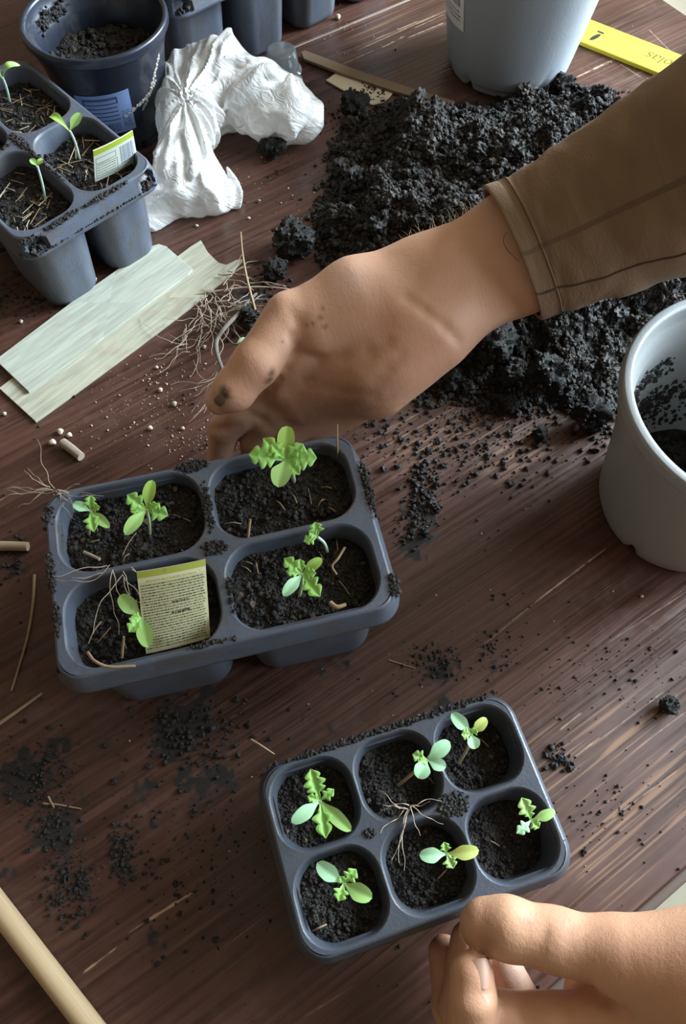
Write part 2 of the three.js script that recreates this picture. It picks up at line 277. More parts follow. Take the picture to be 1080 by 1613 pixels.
// ---------------------------------------------------------------- table
{
  const T = thing('table', 'dark red brown varnished wooden table with scratched grain under everything', 'table', [0, 0, 0]);
  const eN = tOf(at(1040, 1430)), jB = tOf(at(555, 36)), sEnd = sOf(at(1062, 11)), sStart = -.62, jA = jB - Math.sign(eN - jB) * .34;
  const sg = Math.sign(eN - jB), E1 = at(1013, 1452), E2 = at(1080, 1392), eT = s => tOf(E1) + (tOf(E2) - tOf(E1)) * (s - sOf(E1)) / (sOf(E2) - sOf(E1));
  const back = (s, t) => [s * GR.x + t * GC.x, s * GR.y + t * GC.y];
  const slab = (name, st, y0, y1, mat) => {                       // outline in (along grain, across grain), between two heights
    const bv = Math.min(.0016, (y1 - y0) / 4), P = st.map(([a, b]) => { const [x, z] = back(a, b); return new THREE.Vector2(x, -z); });
    if (THREE.ShapeUtils.area(P) < 0) P.reverse();
    const g = new THREE.ExtrudeGeometry(new THREE.Shape(P), { depth: y1 - y0 - bv * 2, bevelEnabled: true, bevelThickness: bv, bevelSize: bv, bevelOffset: -bv, bevelSegments: 3, steps: 1 });
    g.rotateX(-Math.PI / 2); g.translate(0, y0 + bv, 0);
    const p = g.attributes.position, uv = g.attributes.uv; for (let i = 0; i < p.count; i++) uv.setXY(i, (p.getX(i) - TX0) / TS, (p.getZ(i) - TZ0) / TS);
    return mesh(name, g, mat, T);
  };
  slab('board', [[sStart, jB + sg * .0006], [sEnd, jB + sg * .0006], [sEnd, eT(sEnd) - sg * .005], [sStart, eT(sStart) - sg * .005]], -.028, 0, M.table);
  slab('board', [[sStart, jB - sg * .0006], [sEnd, jB - sg * .0006], [sEnd, jA], [sStart, jA]], -.028, 0, M.table);
  slab('edge_band', [[sStart, eT(sStart) - sg * .005], [sEnd, eT(sEnd) - sg * .005], [sEnd, eT(sEnd)], [sStart, eT(sStart)]], -.028, -.0008, M.tableEdge);
  tag(slab('joint_strip', [[sStart + .005, jB - sg * .0006], [sEnd - .005, jB - sg * .0006], [sEnd - .005, jB + sg * .0006], [sStart + .005, jB + sg * .0006]], -.02, -.0008, M.jointDust), 'pale dusty joint between the boards');
  const mb = new THREE.Matrix4().makeBasis(new THREE.Vector3(GR.x, 0, GR.y), new THREE.Vector3(0, 1, 0), new THREE.Vector3(GC.x, 0, GC.y));
  const bar = (s0, s1, t0, t1, y0, y1) => boxBetween([s0, y0, Math.min(t0, t1)], [s1, y1, Math.max(t0, t1)]).applyMatrix4(mb);
  for (const s of [sStart + .08, sEnd - .08]) for (const t of [eN - sg * .06, jA + sg * .06]) mesh('leg', bar(s - .03, s + .03, t - .03, t + .03, FLOOR, -.028), M.tableEdge, T);
  mesh('apron', mergeGeometries([bar(sStart + .08, sEnd - .08, eN - sg * .05, eN - sg * .07, -.11, -.028), bar(sStart + .08, sEnd - .08, jA + sg * .05, jA + sg * .07, -.11, -.028)]), M.tableEdge, T);
}

// ---------------------------------------------------------------- lumps and soil
function lumpGeo(seed, detail = 2, amp = .35, facet = false) {
  let g = new THREE.IcosahedronGeometry(1, detail); g.deleteAttribute('normal'); g.deleteAttribute('uv'); g = mergeVertices(g, 1e-4);
  const p = g.attributes.position, uv = [];
  for (let i = 0; i < p.count; i++) {
    const x = p.getX(i), y = p.getY(i), z = p.getZ(i), k = 1 + amp * n3(x * 1.1 + seed * 9, y * 1.1, z * 1.1) + amp * .8 * n3(x * 2.6 + seed * 5, y * 2.6, z * 2.6) + amp * .5 * n3(x * 6, y * 6 + seed, z * 6) + (detail > 2 ? amp * .4 * n3(x * 13, y * 13, z * 13 + seed) : 0);
    p.setXYZ(i, x * k, y * k * .85, z * k); uv.push(x * .8 + z * .3, y * .8 + z * .4);
  }
  g.setAttribute('uv', new THREE.Float32BufferAttribute(uv, 2)); if (facet) g = g.toNonIndexed(); g.computeVertexNormals(); return g;
}
const LUMP_SMALL = lumpGeo(3, 1, .62, true);
// items: [Vector3, radius, shade 0..1] -> one InstancedMesh
function lumps(name, items, parent, geo = LUMP_SMALL, palette = [[.0060, .0043, .0031], [.036, .0240, .0148]], seed = 1) {
  const r = rng(seed), im = new THREE.InstancedMesh(geo, M.crumb, items.length), m = new THREE.Matrix4(), q = new THREE.Quaternion(), e = new THREE.Euler(), s = new THREE.Vector3(), c = new THREE.Color();
  items.forEach(([p, rad, sh], i) => {
    e.set(r() * 6.3, r() * 6.3, r() * 6.3); q.setFromEuler(e); s.set(rad * (.75 + .5 * r()), rad * (.75 + .5 * r()), rad * (.75 + .5 * r()));
    im.setMatrixAt(i, m.compose(p, q, s)); const t = sh ?? r() * r(), [A, B] = palette; im.setColorAt(i, c.setRGB(lerp(A[0], B[0], t), lerp(A[1], B[1], t), lerp(A[2], B[2], t)));
  });
  im.castShadow = im.receiveShadow = true; im.name = parent ? name : numbered(name); (parent || scene).add(im); im.userData.kind = 'stuff'; return im;
}
function inPoly(x, z, P) { let c = false; for (let i = 0, j = P.length - 1; i < P.length; j = i++) if ((P[i].z > z) !== (P[j].z > z) && x < (P[j].x - P[i].x) * (z - P[i].z) / (P[j].z - P[i].z) + P[i].x) c = !c; return c; }
function edgeDist(x, z, P) { let b = 1e9; for (let i = 0, j = P.length - 1; i < P.length; j = i++) { const ax = P[j].x, az = P[j].z, dx = P[i].x - ax, dz = P[i].z - az, t = clamp(((x - ax) * dx + (z - az) * dz) / (dx * dx + dz * dz)); b = Math.min(b, Math.hypot(x - ax - dx * t, z - az - dz * t)); } return inPoly(x, z, P) ? b : -b; }

// soil heap
{
  const P = [[505, 400], [492, 350], [515, 300], [522, 262], [545, 225], [560, 190], [610, 172], [680, 172], [735, 178], [790, 162], [850, 152], [905, 140], [960, 152], [1000, 185], [1090, 260], [1180, 340], [1200, 430], [1120, 520], [1020, 590], [965, 640], [900, 650], [850, 630], [800, 640], [740, 625], [660, 632], [600, 610], [560, 520], [520, 450]].map(([u, v]) => at(u, v));
  const H = (x, z) => {
    const d = edgeDist(x, z, P) + .010 * n3(x * 45, 0, z * 45) + .005 * n3(x * 130, 3, z * 130); if (d < 0) return d;
    return .034 * smooth(0, .075, d) * (1 + .5 * n3(x * 20, 5, z * 20)) + .004 * smooth(0, .01, d) + smooth(0, .012, d) * (.006 * n3(x * 60, 1, z * 60) + .003 * n3(x * 150, 2, z * 150) + .0016 * n3(x * 380, 2, z * 380));
  };
  const heap = thing('soil_heap', 'big heap of loose dark potting soil spread behind and under the reaching arm', 'soil', [0, 0, 0]); heap.userData.kind = 'stuff';
  let x0 = 9, x1 = -9, z0 = 9, z1 = -9; for (const p of P) { x0 = Math.min(x0, p.x); x1 = Math.max(x1, p.x); z0 = Math.min(z0, p.z); z1 = Math.max(z1, p.z); }
  const st = .002, nx = Math.ceil((x1 - x0) / st), nz = Math.ceil((z1 - z0) / st), hs = new Float32Array((nx + 1) * (nz + 1)), pos = [], uv = [], idx = [];
  for (let j = 0; j <= nz; j++) for (let i = 0; i <= nx; i++) { const x = x0 + i * st, z = z0 + j * st, h = hs[j * (nx + 1) + i] = H(x, z); pos.push(x, h < 0 ? -.0005 : Math.max(.0004, h), z); uv.push(x * 9, z * 9); }
  for (let j = 0; j < nz; j++) for (let i = 0; i < nx; i++) { const a = j * (nx + 1) + i, b = a + 1, c = a + nx + 1, d = c + 1; if (Math.max(hs[a], hs[b], hs[c], hs[d]) > 0) idx.push(a, c, b, b, c, d); }
  const g = new THREE.BufferGeometry(); g.setAttribute('position', new THREE.Float32BufferAttribute(pos, 3)); g.setAttribute('uv', new THREE.Float32BufferAttribute(uv, 2)); g.setIndex(idx); g.computeVertexNormals();
  mesh('soil_bed', g, M.soil, heap);
  const r = rng(77), items = [], big = [];
  while (items.length < 26000) {
    const x = lerp(x0, x1, r()), z = lerp(z0, z1, r()), h = H(x, z); if (h < -.006) continue;
    const s = .0006 + .0021 * Math.pow(r(), 3.2); items.push([new THREE.Vector3(x, Math.max(0, h) + s * .35, z), s]);
  }
  while (big.length < 520) {
    const x = lerp(x0, x1, r()), z = lerp(z0, z1, r()), h = H(x, z); if (h < -.002) continue;
    const s = .0022 + .0052 * Math.pow(r(), 3); big.push([new THREE.Vector3(x, Math.max(0, h) + s * .3, z), s]);
  }
  lumps('soil_crumb', items, heap, LUMP_SMALL, undefined, 3); lumps('soil_lump', big, heap, lumpGeo(4, 5, .50, true), undefined, 4);
}
// single clods lying round the heap
{
  const soilClodMat = M.soil;
  [[925, 668, .0105, 'largest soil clod standing alone left of the grey pot rim'], [462, 396, .0125, 'big dark soil clod on the table between the white strips and the heap'], [432, 436, .0075, 'smaller soil clod touching the lower left of the big one'],
  [393, 512, .0075, 'soil clod lying in the roots beside the thumb'], [796, 646, .0062, 'small soil clod fallen from the lower edge of the heap'], [848, 690, .0042, 'little flat soil clod in the shadow left of the largest one'],
  [431, 243, .0095, 'round soil clod under the tip of the white bag'], [556, 180, .010, 'crumbly soil clod at the far left corner of the heap'], [1048, 1114, .0042, 'lone round soil crumb near the right edge of the table'],
  [858, 600, .011, 'knobbly soil clod on the near slope of the heap'], [775, 555, .012, 'broad soil clod on the heap right under the wrist'], [880, 150, .009, 'soil clod at the foot of the far grey pot']].forEach(([u, v, r, label], i) => {
    const p = at(u, v, 0), on = i >= 9 && i < 11 ? .012 : 0; if (on) p.copy(at(u, v, on));
    const t = thing('soil_clod', label, 'soil clod', p);
    const g = lumpGeo(20 + i, 5, .46); g.scale(r, r, r); g.computeBoundingBox(); g.translate(0, -g.boundingBox.min.y - r * .12, 0); mesh('clod', g, soilClodMat, t); const gp = g.attributes.position, r_ = rng(i + 5), it = []; for (let q = 0; q < 260; q++) { const j = Math.floor(r_() * gp.count), s = r * (.03 + .10 * Math.pow(r_(), 2)); it.push([new THREE.Vector3(gp.getX(j), Math.max(.0002, gp.getY(j)), gp.getZ(j)), s]); } lumps('crumb', it, t, LUMP_SMALL, undefined, i);
  });
}

// ---------------------------------------------------------------- seed trays
function trayGeoDeck(w, d, rc, cells, cw, cd, cr, H) {
  const sh = new THREE.Shape(rrect(w, d, rc, 8, 6).map(p => new THREE.Vector2(p[0], p[1])));
  for (const [cx, cz] of cells) sh.holes.push(new THREE.Path(rrect(cw, cd, cr, 8, 6).map(p => new THREE.Vector2(p[0] + cx, p[1] + cz)).reverse()));
  const g = new THREE.ShapeGeometry(sh, 4); g.rotateX(Math.PI / 2); g.translate(0, H, 0);       // shape y becomes z
  const p = g.attributes.position, uv = g.attributes.uv; for (let i = 0; i < p.count; i++) uv.setXY(i, p.getX(i) * 8, p.getZ(i) * 8); return g;
}
// o: {W, D, H, nx, nz, cw, cd, cr, gapX, gapZ, skirt, soil}
function seedTray(o, label, pos, turn, mat, seed) {
  const T = thing('seed_tray', label, 'seed tray', pos, turn), r = rng(seed);
  const cells = []; for (let j = 0; j < o.nz; j++) for (let i = 0; i < o.nx; i++) cells.push([(i - (o.nx - 1) / 2) * (o.cw + o.gapX), (j - (o.nz - 1) / 2) * (o.cd + o.gapZ)]);
  const W = o.W - o.flare * 2, D = o.D - o.flare * 2, H = o.H, lip = .0012;
  const deck = trayGeoDeck(W - .002, D - .002, o.rc, cells, o.cw + lip * 2, o.cd + lip * 2, o.cr + lip, H);
  // skirt all round, with arched notches pressed in near the corners
  const rings = [], nC = 10, nS = 70;
  const prof = [[-.001, 0], [-.0003, -.0002], [.0002, -.0008], [.0005, -.0018]]; const rows = 9;
  for (let k = 1; k <= rows; k++) prof.push([.0005 + (o.flare * .75) * k / rows, -.0018 - (o.skirt - .0018) * k / rows]);
  prof.push([o.flare - .0003, -o.skirt - .0004], [o.flare, -o.skirt - .001], [o.flare, -o.skirt - .0026], [o.flare - .0010, -o.skirt - .003], [o.flare - .0016, -o.skirt - .0015], [.0002, -.004], [-.004, -.003]);
  prof.forEach(([off, y], pi) => {
    const out = rrect(W + off * 2, D + off * 2, o.rc + off, nC, nS), base = rrect(W, D, o.rc, nC, nS);
    rings.push(out.map((p, i) => {
      let [x, z] = p, yy = H + y + .0004 * n3(x * 40, seed, z * 40) * (pi > 3 ? 1 : .3);
      if (o.notch && y < -.001 && y > -o.skirt - .0001) for (const [nx_, nz_, side] of o.notch) {
        const a = Math.abs((side === 'z' ? x - nx_ : z - nz_)) / .0055, on = side === 'z' ? Math.sign(nz_) === Math.sign(z) && Math.abs(z) > D / 2 - .003 : Math.sign(nx_) === Math.sign(x) && Math.abs(x) > W / 2 - .003;
        if (on && a < 1 && y < -.0016 - .004 * (1 - Math.sqrt(1 - a * a))) { if (side === 'z') z -= Math.sign(z) * .0065; else x -= Math.sign(x) * .0065; }
      }
      return [x, yy, z];
    }));
  });
  const skirt = loft(rings); { const uv = skirt.attributes.uv; for (let i = 0; i < uv.count; i++) uv.setXY(i, uv.getX(i) * 5, uv.getY(i) * .4); }
  mesh('rim', mergeGeometries([deck.index ? deck : deck, skirt]), mat, T);
  const soilItems = [], strawGeo = [], paleGeo = [];
  cells.forEach(([cx, cz], ci) => {
    const bw = o.cw * o.taper, bd = o.cd * o.taper, th = .0009, rr = [];
    const R = (w, d, cr, y) => ringAt(rrect(w, d, cr, 8, 6), y, cx, cz);
    rr.push(R(o.cw + lip * 2, o.cd + lip * 2, o.cr + lip, H), R(o.cw + lip * .9, o.cd + lip * .9, o.cr + lip * .4, H - .0004), R(o.cw, o.cd, o.cr, H - .0016));
    for (let k = 1; k <= 6; k++) { const t = k / 6; rr.push(R(lerp(o.cw, bw, t), lerp(o.cd, bd, t), lerp(o.cr, o.cr * .8, t), lerp(H - .0016, .006, t))); }
    rr.push(R(bw * .96, bd * .96, o.cr * .78, .0032), R(bw * .88, bd * .88, o.cr * .7, .0016), R(bw * .86, bd * .86, o.cr * .7, .0002), R(bw * .92, bd * .92, o.cr * .75, .0003), R(bw * .97 + th * 2, bd * .97 + th * 2, o.cr * .8, .0022), R(bw + th * 2, bd + th * 2, o.cr * .8, .006));
    for (let k = 5; k >= 0; k--) { const t = k / 6; rr.push(R(lerp(o.cw, bw, t) + th * 2, lerp(o.cd, bd, t) + th * 2, lerp(o.cr, o.cr * .8, t), lerp(H - .003, .006, t))); }
    const cg = loft(rr); { const uv = cg.attributes.uv; for (let i = 0; i < uv.count; i++) uv.setXY(i, uv.getX(i) * 2 + ci * .3, uv.getY(i) * 1.3); }
    // close the bottom
    const flo = new THREE.ShapeGeometry(new THREE.Shape(rrect(bw * .88, bd * .88, o.cr * .7, 8, 6).map(p => new THREE.Vector2(p[0] + cx, p[1] + cz)))); flo.rotateX(Math.PI / 2); flo.translate(0, .0016, 0);
    mesh('cell', mergeGeometries([cg, flo]), mat, T);
    // soil surface in the cell
    const yS = o.soilY + (o.soilVar ? o.soilVar[ci] : 0), tt = (H - yS) / H, sw = lerp(o.cw, bw, tt) + .0004, sd = lerp(o.cd, bd, tt) + .0004, N = 18, outl = rrect(sw, sd, o.cr * .95, 10, 10), sr = [];
    const hh = (x, z) => yS + (o.soilTilt ? (x * o.soilTilt[ci][0] + z * o.soilTilt[ci][1]) : 0) + .0032 * n3((x + cx) * 60, seed, (z + cz) * 60) + .0018 * n3((x + cx) * 170, seed + 2, (z + cz) * 170) + .0009 * n3((x + cx) * 420, seed, (z + cz) * 420);
    for (let k = 0; k <= N; k++) { const t = 1 - k / (N + .6); sr.push(outl.map(p => [p[0] * t + cx, hh(p[0] * t, p[1] * t), p[1] * t + cz])); }
    const sg = loft(sr, false, true); { const p = sg.attributes.position, uv = sg.attributes.uv; for (let i = 0; i < uv.count; i++) uv.setXY(i, p.getX(i) * 9, p.getZ(i) * 9 + ci * .37); const id = sg.index.array; for (let i = 0; i < id.length; i += 3) { const t = id[i]; id[i] = id[i + 1]; id[i + 1] = t; } sg.computeVertexNormals(); }
    const so = mesh('soil', sg, M.soil, T); so.userData.kind = 'stuff';
    for (let k = 0; k < o.crumbs * 2; k++) { const x = (r() - .5) * sw * .94, z = (r() - .5) * sd * .94; if (Math.abs(x) > sw / 2 - o.cr * .4 && Math.abs(z) > sd / 2 - o.cr * .4) continue; const s = (.0004 + .0016 * Math.pow(r(), 4)) * (o.cs || .85); soilItems.push([new THREE.Vector3(x + cx, hh(x, z) + s * .3, z + cz), s, r() < .04 ? 1.5 + r() * 3 : undefined]); }
    for (let k = 0; k < (o.straws || 0); k++) {
      const x = (r() - .5) * sw * .8, z = (r() - .5) * sd * .8, a = r() * 6.3, L = (o.straight ? .006 : .004) + .013 * r() * r(), y = hh(x, z) + .0012, dz = (r() - .5) * .004;
      const x2 = clamp(x + Math.cos(a) * L, -sw * .46, sw * .46), z2 = clamp(z + Math.sin(a) * L, -sd * .46, sd * .46);
      (o.straight && k % 3 === 0 ? paleGeo : strawGeo).push(tube(o.straight ? [new THREE.Vector3(x + cx, y, z + cz), new THREE.Vector3(x2 + cx, hh(x2, z2) + .0010 + .003 * r() * r(), z2 + cz)] : [new THREE.Vector3(x + cx, y, z + cz), new THREE.Vector3((x + x2) / 2 + cx, Math.max(y, hh(x2, z2)) + .001 + dz * .3, (z + z2) / 2 + cz), new THREE.Vector3(x2 + cx, hh(x2, z2) + .0012, z2 + cz)], .00025 + (o.straight ? .0005 : .0003) * r() * r(), .0003, 5, 3));
    }
  });
  for (const [x, z, rx, rz, n] of o.spill || []) for (let k = 0; k < n * 2.6; k++) { const a = r() * 6.28, q = Math.sqrt(r()) * (.5 + .5 * r()) * 1.15, s = .0003 + .0008 * Math.pow(r(), 3); soilItems.push([new THREE.Vector3(x + Math.cos(a) * q * rx, H + s * .3, z + Math.sin(a) * q * rz), s]); }
  for (const [nx_, nz_, side] of o.notch || []) for (let k = 0; k < 26; k++) { const a = (r() - .5) * .009, b = r() * .005, s = .0006 + .0012 * r(); soilItems.push([side === 'z' ? new THREE.Vector3(nx_ + a, H - o.skirt + s - .001 + r() * .002, Math.sign(nz_) * (D / 2 + o.flare * .6 - b)) : new THREE.Vector3(Math.sign(nx_) * (W / 2 + o.flare * .6 - b), H - o.skirt + s - .001 + r() * .002, nz_ + a), s]); }
  // soil caught on the ledge of the skirt
  for (const [ax, az, bx, bz, n] of o.ledge || []) for (let k = 0; k < n; k++) { const t = r(), s = .0003 + .0008 * r() * r(); soilItems.push([new THREE.Vector3(lerp(ax, bx, t), H - o.skirt - .0002 + s * .4, lerp(az, bz, t)), s]); }
  lumps('soil_crumb', soilItems, T, LUMP_SMALL, [[.009, .0072, .006], [.030, .022, .016]], seed + 3);
  if (paleGeo.length) mesh('straw_bits', mergeGeometries(paleGeo), M.paleStraw, T).userData.kind = 'stuff';
  if (strawGeo.length) { const s = mesh('straw_bits', mergeGeometries(strawGeo), M.straw, T); s.userData.kind = 'stuff'; }
  return T;
}
const TRAY4 = { W: .158, D: .101, H: .074, nx: 2, nz: 2, cw: .0675, cd: .0422, cr: .0148, gapX: .0055, gapZ: .0042, rc: .0105, flare: .0034, skirt: .0105, taper: .88, soilY: .063, crumbs: 420, straws: 9 };
// place by the three visible rim corners: front-left, front-right (along local +x) and the side towards the back
function placeBy(corners, H) { const p = corners.map(c => at(c[0], c[1], H)); return p; }
{
  // tray in the middle
  const [a, b, c, d] = placeBy([[45, 772], [547, 668], [657, 962], [90, 1092]], .074), ctr = a.clone().add(b).add(c).add(d).multiplyScalar(.25); ctr.y = 0;
  const dir = b.clone().sub(a).add(c).sub(d), turn = Math.atan2(-dir.z, dir.x);
  seedTray({ ...TRAY4, soilTilt: [[.05, 0], [0, .0], [.05, 0], [-.04, 0]], soilVar: [.0005, .0015, -.001, -.001], straws: 7, crumbs: 520,
    notch: [[-.076, -.030, 'x'], [-.076, .036, 'x']],
    spill: [[-.004, -.046, .008, .0035, 110], [0, 0, .006, .004, 90], [-.075, -.005, .002, .012, 90], [-.074, .018, .0018, .009, 60], [.077, -.014, .0018, .016, 120], [.076, .038, .0025, .006, 60], [-.01, .045, .012, .0016, 24], [0, -.022, .0022, .014, 70], [.004, .024, .0018, .010, 30], [-.074, -.035, .003, .006, 25]] },
    'four cell grey plastic seed tray in the middle holding the folded paper label', ctr, turn, M.tray, 11);
}
{
  const [a, b, c] = placeBy([[35, 391], [251, 263], [0, 62]], .074);              // front-left, front-right, a point on the right long side
  const fr = b.clone(), ez = a.clone().sub(b).normalize(), lx = new THREE.Vector3(ez.z, 0, -ez.x); if (lx.dot(new THREE.Vector3(0, 0, 1)) < 0) lx.negate();
  const ctr = a.clone().add(b).multiplyScalar(.5).addScaledVector(lx, -.079); ctr.y = 0;   // local +x points to the front edge
  const turn = Math.atan2(-lx.z, lx.x);
    seedTray({ ...TRAY4, D: .104, cd: .0435, taper: .80, soilY: .062, notch: [[.076, .040, 'x'], [.076, -.040, 'x']], straws: 30, crumbs: 420, straight: true,
    spill: [[.076, .020, .0022, .014, 90], [.076, -.012, .0018, .016, 110], [.076, .044, .002, .006, 40], [0, 0, .01, .003, 120], [.02, 0, .03, .0016, 60], [-.002, .02, .002, .016, 50]],
    ledge: [[.0785, -.045, .0785, .045, 170], [.055, .050, .075, .050, 40]] }, 'grey four cell seed tray in the upper left corner with straw in its soil', ctr, turn, M.tray, 23);
}
{
  const [a, b, c, d] = placeBy([[386, 1212], [800, 1079], [917, 1374], [487, 1534]], .045), ctr = a.clone().add(b).add(c).add(d).multiplyScalar(.25); ctr.y = 0;
  const dir = b.clone().sub(a).add(c).sub(d), turn = Math.atan2(-dir.z, dir.x);
  seedTray({ W: .123, D: .083, H: .045, nx: 3, nz: 2, cw: .0355, cd: .0345, cr: .0125, gapX: .0028, gapZ: .0035, rc: .011, flare: .0025, skirt: .006, taper: .68, soilY: .033, cs: .62, crumbs: 330, straws: 1,
    soilTilt: [[0, 0], [0, 0], [-.15, .1], [-.1, 0], [0, 0], [-.15, 0]], soilVar: [.002, .001, -.003, .002, -.001, -.004],
    spill: [[-.01, -.0395, .045, .0014, 150], [.035, -.0395, .02, .0014, 60], [.019, 0, .007, .005, 120], [-.019, .0, .003, .002, 20]] }, 'small black six cell seed tray in front held by the lower hand', ctr, turn, M.trayBlack, 37);
}
// two more trays standing side by side at the far edge
{
  const p1 = at(425, 88), p2 = at(510, 45), ez = p2.clone().sub(p1).normalize(), back = new THREE.Vector3(ez.z, 0, -ez.x); if (back.z > 0) back.negate();
  const turn = Math.atan2(-back.z, back.x) + Math.PI;                                  // local +x towards the viewer, local z along the front edge
  const blk = at(424, 87);                                                               // foot of the second cell, front wall
  [-.5, 1.5].forEach((q, k) => {
    const c = blk.clone().addScaledVector(ez, q * .0595).addScaledVector(back, .068 + (k ? .003 : 0)); c.y = 0;
    seedTray({ ...TRAY4, W: .160, D: .118, cd: .0500, gapZ: .0090, H: .078, taper: .84, soilY: .068, crumbs: 60, straws: 2, notch: [[.076, .048, 'x'], [.076, -.048, 'x']] }, k ? 'far grey seed tray second from the dark pot half in shadow' : 'far grey seed tray standing right behind the white plastic bag', c, turn, M.tray, 50 + k);
  });
}

// ---------------------------------------------------------------- flower pots
function ringCircle(r, y, n, f) { const o = []; for (let i = 0; i < n; i++) { const a = i / n * Math.PI * 2, q = f ? f(a, r, y) : [r, y]; o.push([Math.cos(a) * q[0], q[1], Math.sin(a) * q[0]]); } return o; }
function pot(name, label, x, z, H, r, rb, mat, o = {}) {
  const T = thing(name, label, 'flower pot', [x, 0, z]), n = 128, th = o.th ?? .0014, rimH = o.rimH ?? .006, rimW = o.rimW ?? .003;
  const rr = r - rimW, R = y => lerp(rb, rr, y / H);
  const notch = (a, q, y) => { const k = Math.pow(Math.max(0, Math.cos(a * (o.notches ?? 6) + .6)), 24); return [q - .002 * k, y + (y < .007 ? .0045 * k * (1 - y / .007) : 0)]; };
  const prof = [[rb * .80, .0032], [rb * .82, .0015], [rb * .93, .0004], [rb * .955, .001], [rb * .965, .004], [rb * .975, .0062], [R(.0075), .0085]];
  for (let k = 1; k <= 10; k++) prof.push([R(lerp(.0085, H - rimH - .016, k / 10)), lerp(.0085, H - rimH - .016, k / 10)]);
  if (o.band !== false) prof.push([R(H - rimH - .014) + .0003, H - rimH - .0155], [R(H - rimH) + .0009, H - rimH - .0145]);
  prof.push([rr + .0010, H - rimH], [rr + .0016, H - rimH - .0006], [r - .0006, H - rimH - .0005], [r, H - rimH + .0006], [r, H - .0016], [r - .0006, H - .0004], [r - .0014, H], [rr + .0004, H], [rr - .0008, H - .0006], [rr - th, H - .002]);
  // inside, with two shallow steps below the rim
  prof.push([rr - th - .0002, H - rimH], [rr - th - .0016, H - rimH - .0014], [R(H - .016) - th - .0016, H - .0165], [R(H - .018) - th - .0028, H - .018]);
  for (let k = 1; k <= 6; k++) { const y = lerp(H - .018, .006, k / 6); prof.push([R(y) - th - .0028, y]); }
  prof.push([rb * .8, .0045]);
  const rings = prof.map(([q, y], i) => ringCircle(q, y, n, i < 7 ? (a, q2, y2) => notch(a, q2, y2) : null));
  const g = loft(rings.reverse(), true, true); { const uv = g.attributes.uv; for (let i = 0; i < uv.count; i++) uv.setXY(i, uv.getX(i) * 3, uv.getY(i) * 2); }
  mesh('shell', g, mat, T);
  if (o.soil) {
    const N = 16, sr = [], R0 = R(o.soil) - th - .0024; for (let k = 0; k < N; k++) { const t = 1 - k / N; sr.push(ringCircle(R0 * t, 0, 64, (a, q) => { const X = Math.cos(a) * q, Z = Math.sin(a) * q; return [q, o.soil + .003 * n3(X * 50, x * 9, Z * 50) + .0018 * n3(X * 170, 4, Z * 170) + .0035 * smooth(.6, 1, t) * n3(X * 90, 8, Z * 90)]; })); }
    const sg = loft(sr.reverse(), true); { const p = sg.attributes.position, uv = sg.attributes.uv; for (let i = 0; i < uv.count; i++) uv.setXY(i, p.getX(i) * 9, p.getZ(i) * 9); }
    mesh('soil', sg, M.soil, T).userData.kind = 'stuff';
    const r_ = rng(Math.round(x * 1e4)), it = []; for (let k = 0; k < 500; k++) { const a = r_() * 6.28, q = R0 * Math.sqrt(r_()) * .97, s = .0006 + .0024 * Math.pow(r_(), 3); it.push([new THREE.Vector3(Math.cos(a) * q, o.soil + .001, Math.sin(a) * q), s]); }
    lumps('soil_crumb', it, T, LUMP_SMALL, undefined, 9);
  }
  // dirt stuck on walls: [angle, height, size]
  for (const [list, inner] of [[o.dirtIn || [], true], [o.dirtOut || [], false]]) if (list.length) {
    const it = [], r_ = rng(91); for (const [a, y, sa, sy, k] of list) for (let i = 0; i < k; i++) { const aa = a + (r_() + r_() - 1) * sa, yy = y + (r_() + r_() - 1) * sy, q = inner ? R(yy) - th - .0027 : R(yy) + .0004, s = .0004 + .0013 * Math.pow(r_(), 2); it.push([new THREE.Vector3(Math.cos(aa) * q, yy, Math.sin(aa) * q), s]); }
    lumps(inner ? 'dirt_inside' : 'dirt_outside', it, T, LUMP_SMALL, [[.008, .0065, .0055], [.02, .015, .012]], 12);
  }
  if (o.streaks) { const it = [], r_ = rng(17); for (const [a0, y0, a1, y1, w, k] of o.streaks) for (let i = 0; i < k; i++) { const t = r_(), aa = lerp(a0, a1, t) + (r_() + r_() - 1) * w * 8, yy = lerp(y0, y1, t) + (r_() + r_() - 1) * w, q = R(yy) + .0001; it.push([new THREE.Vector3(Math.cos(aa) * q, yy, Math.sin(aa) * q), .0003 + .0008 * r_() * r_()]); } tag(lumps('dried_streak', it, T, LUMP_SMALL, [[.30, .29, .26], [.55, .53, .48]], 13), 'whitish dried streaks'); }
  if (o.label) {
    const [a0, a1, y0, y1, tex, lab, skew = 0] = o.label, g2 = gridGeo(16, 4, (u, v) => { const a = lerp(a0, a1, u), y = lerp(y0, y1, v) + skew * (u - .5), q = R(y) + .00045; return new THREE.Vector3(Math.cos(a) * q, y, Math.sin(a) * q); });
    tag(mesh('sticker', g2, new THREE.MeshStandardMaterial({ map: tex, roughness: .55, side: THREE.DoubleSide }), T), lab);
  }
  return T;
}
const barcode = (ctx, x, y, w, h, seed, vertical, col = '#26303c') => { const r = rng(seed); ctx.fillStyle = col; let p = 0; const L = vertical ? h : w; while (p < L) { const b = 2 + Math.floor(r() * 5); if (vertical) ctx.fillRect(x, y + p, w, Math.min(b, L - p)); else ctx.fillRect(x + p, y, Math.min(b, L - p), h); p += b + 2 + Math.floor(r() * 5); } };
const smallPrint = (ctx, x, y, w, rows, lh, seed, col = '#555', size = .5) => { const r = rng(seed); ctx.fillStyle = col; for (let k = 0; k < rows; k++) { let p = x; while (p < x + w * .96) { const l = 6 + r() * 26; ctx.globalAlpha = .55 + .45 * r(); ctx.fillRect(p, y + k * lh, Math.min(l, x + w - p), lh * size); p += l + 4; } } ctx.globalAlpha = 1; };
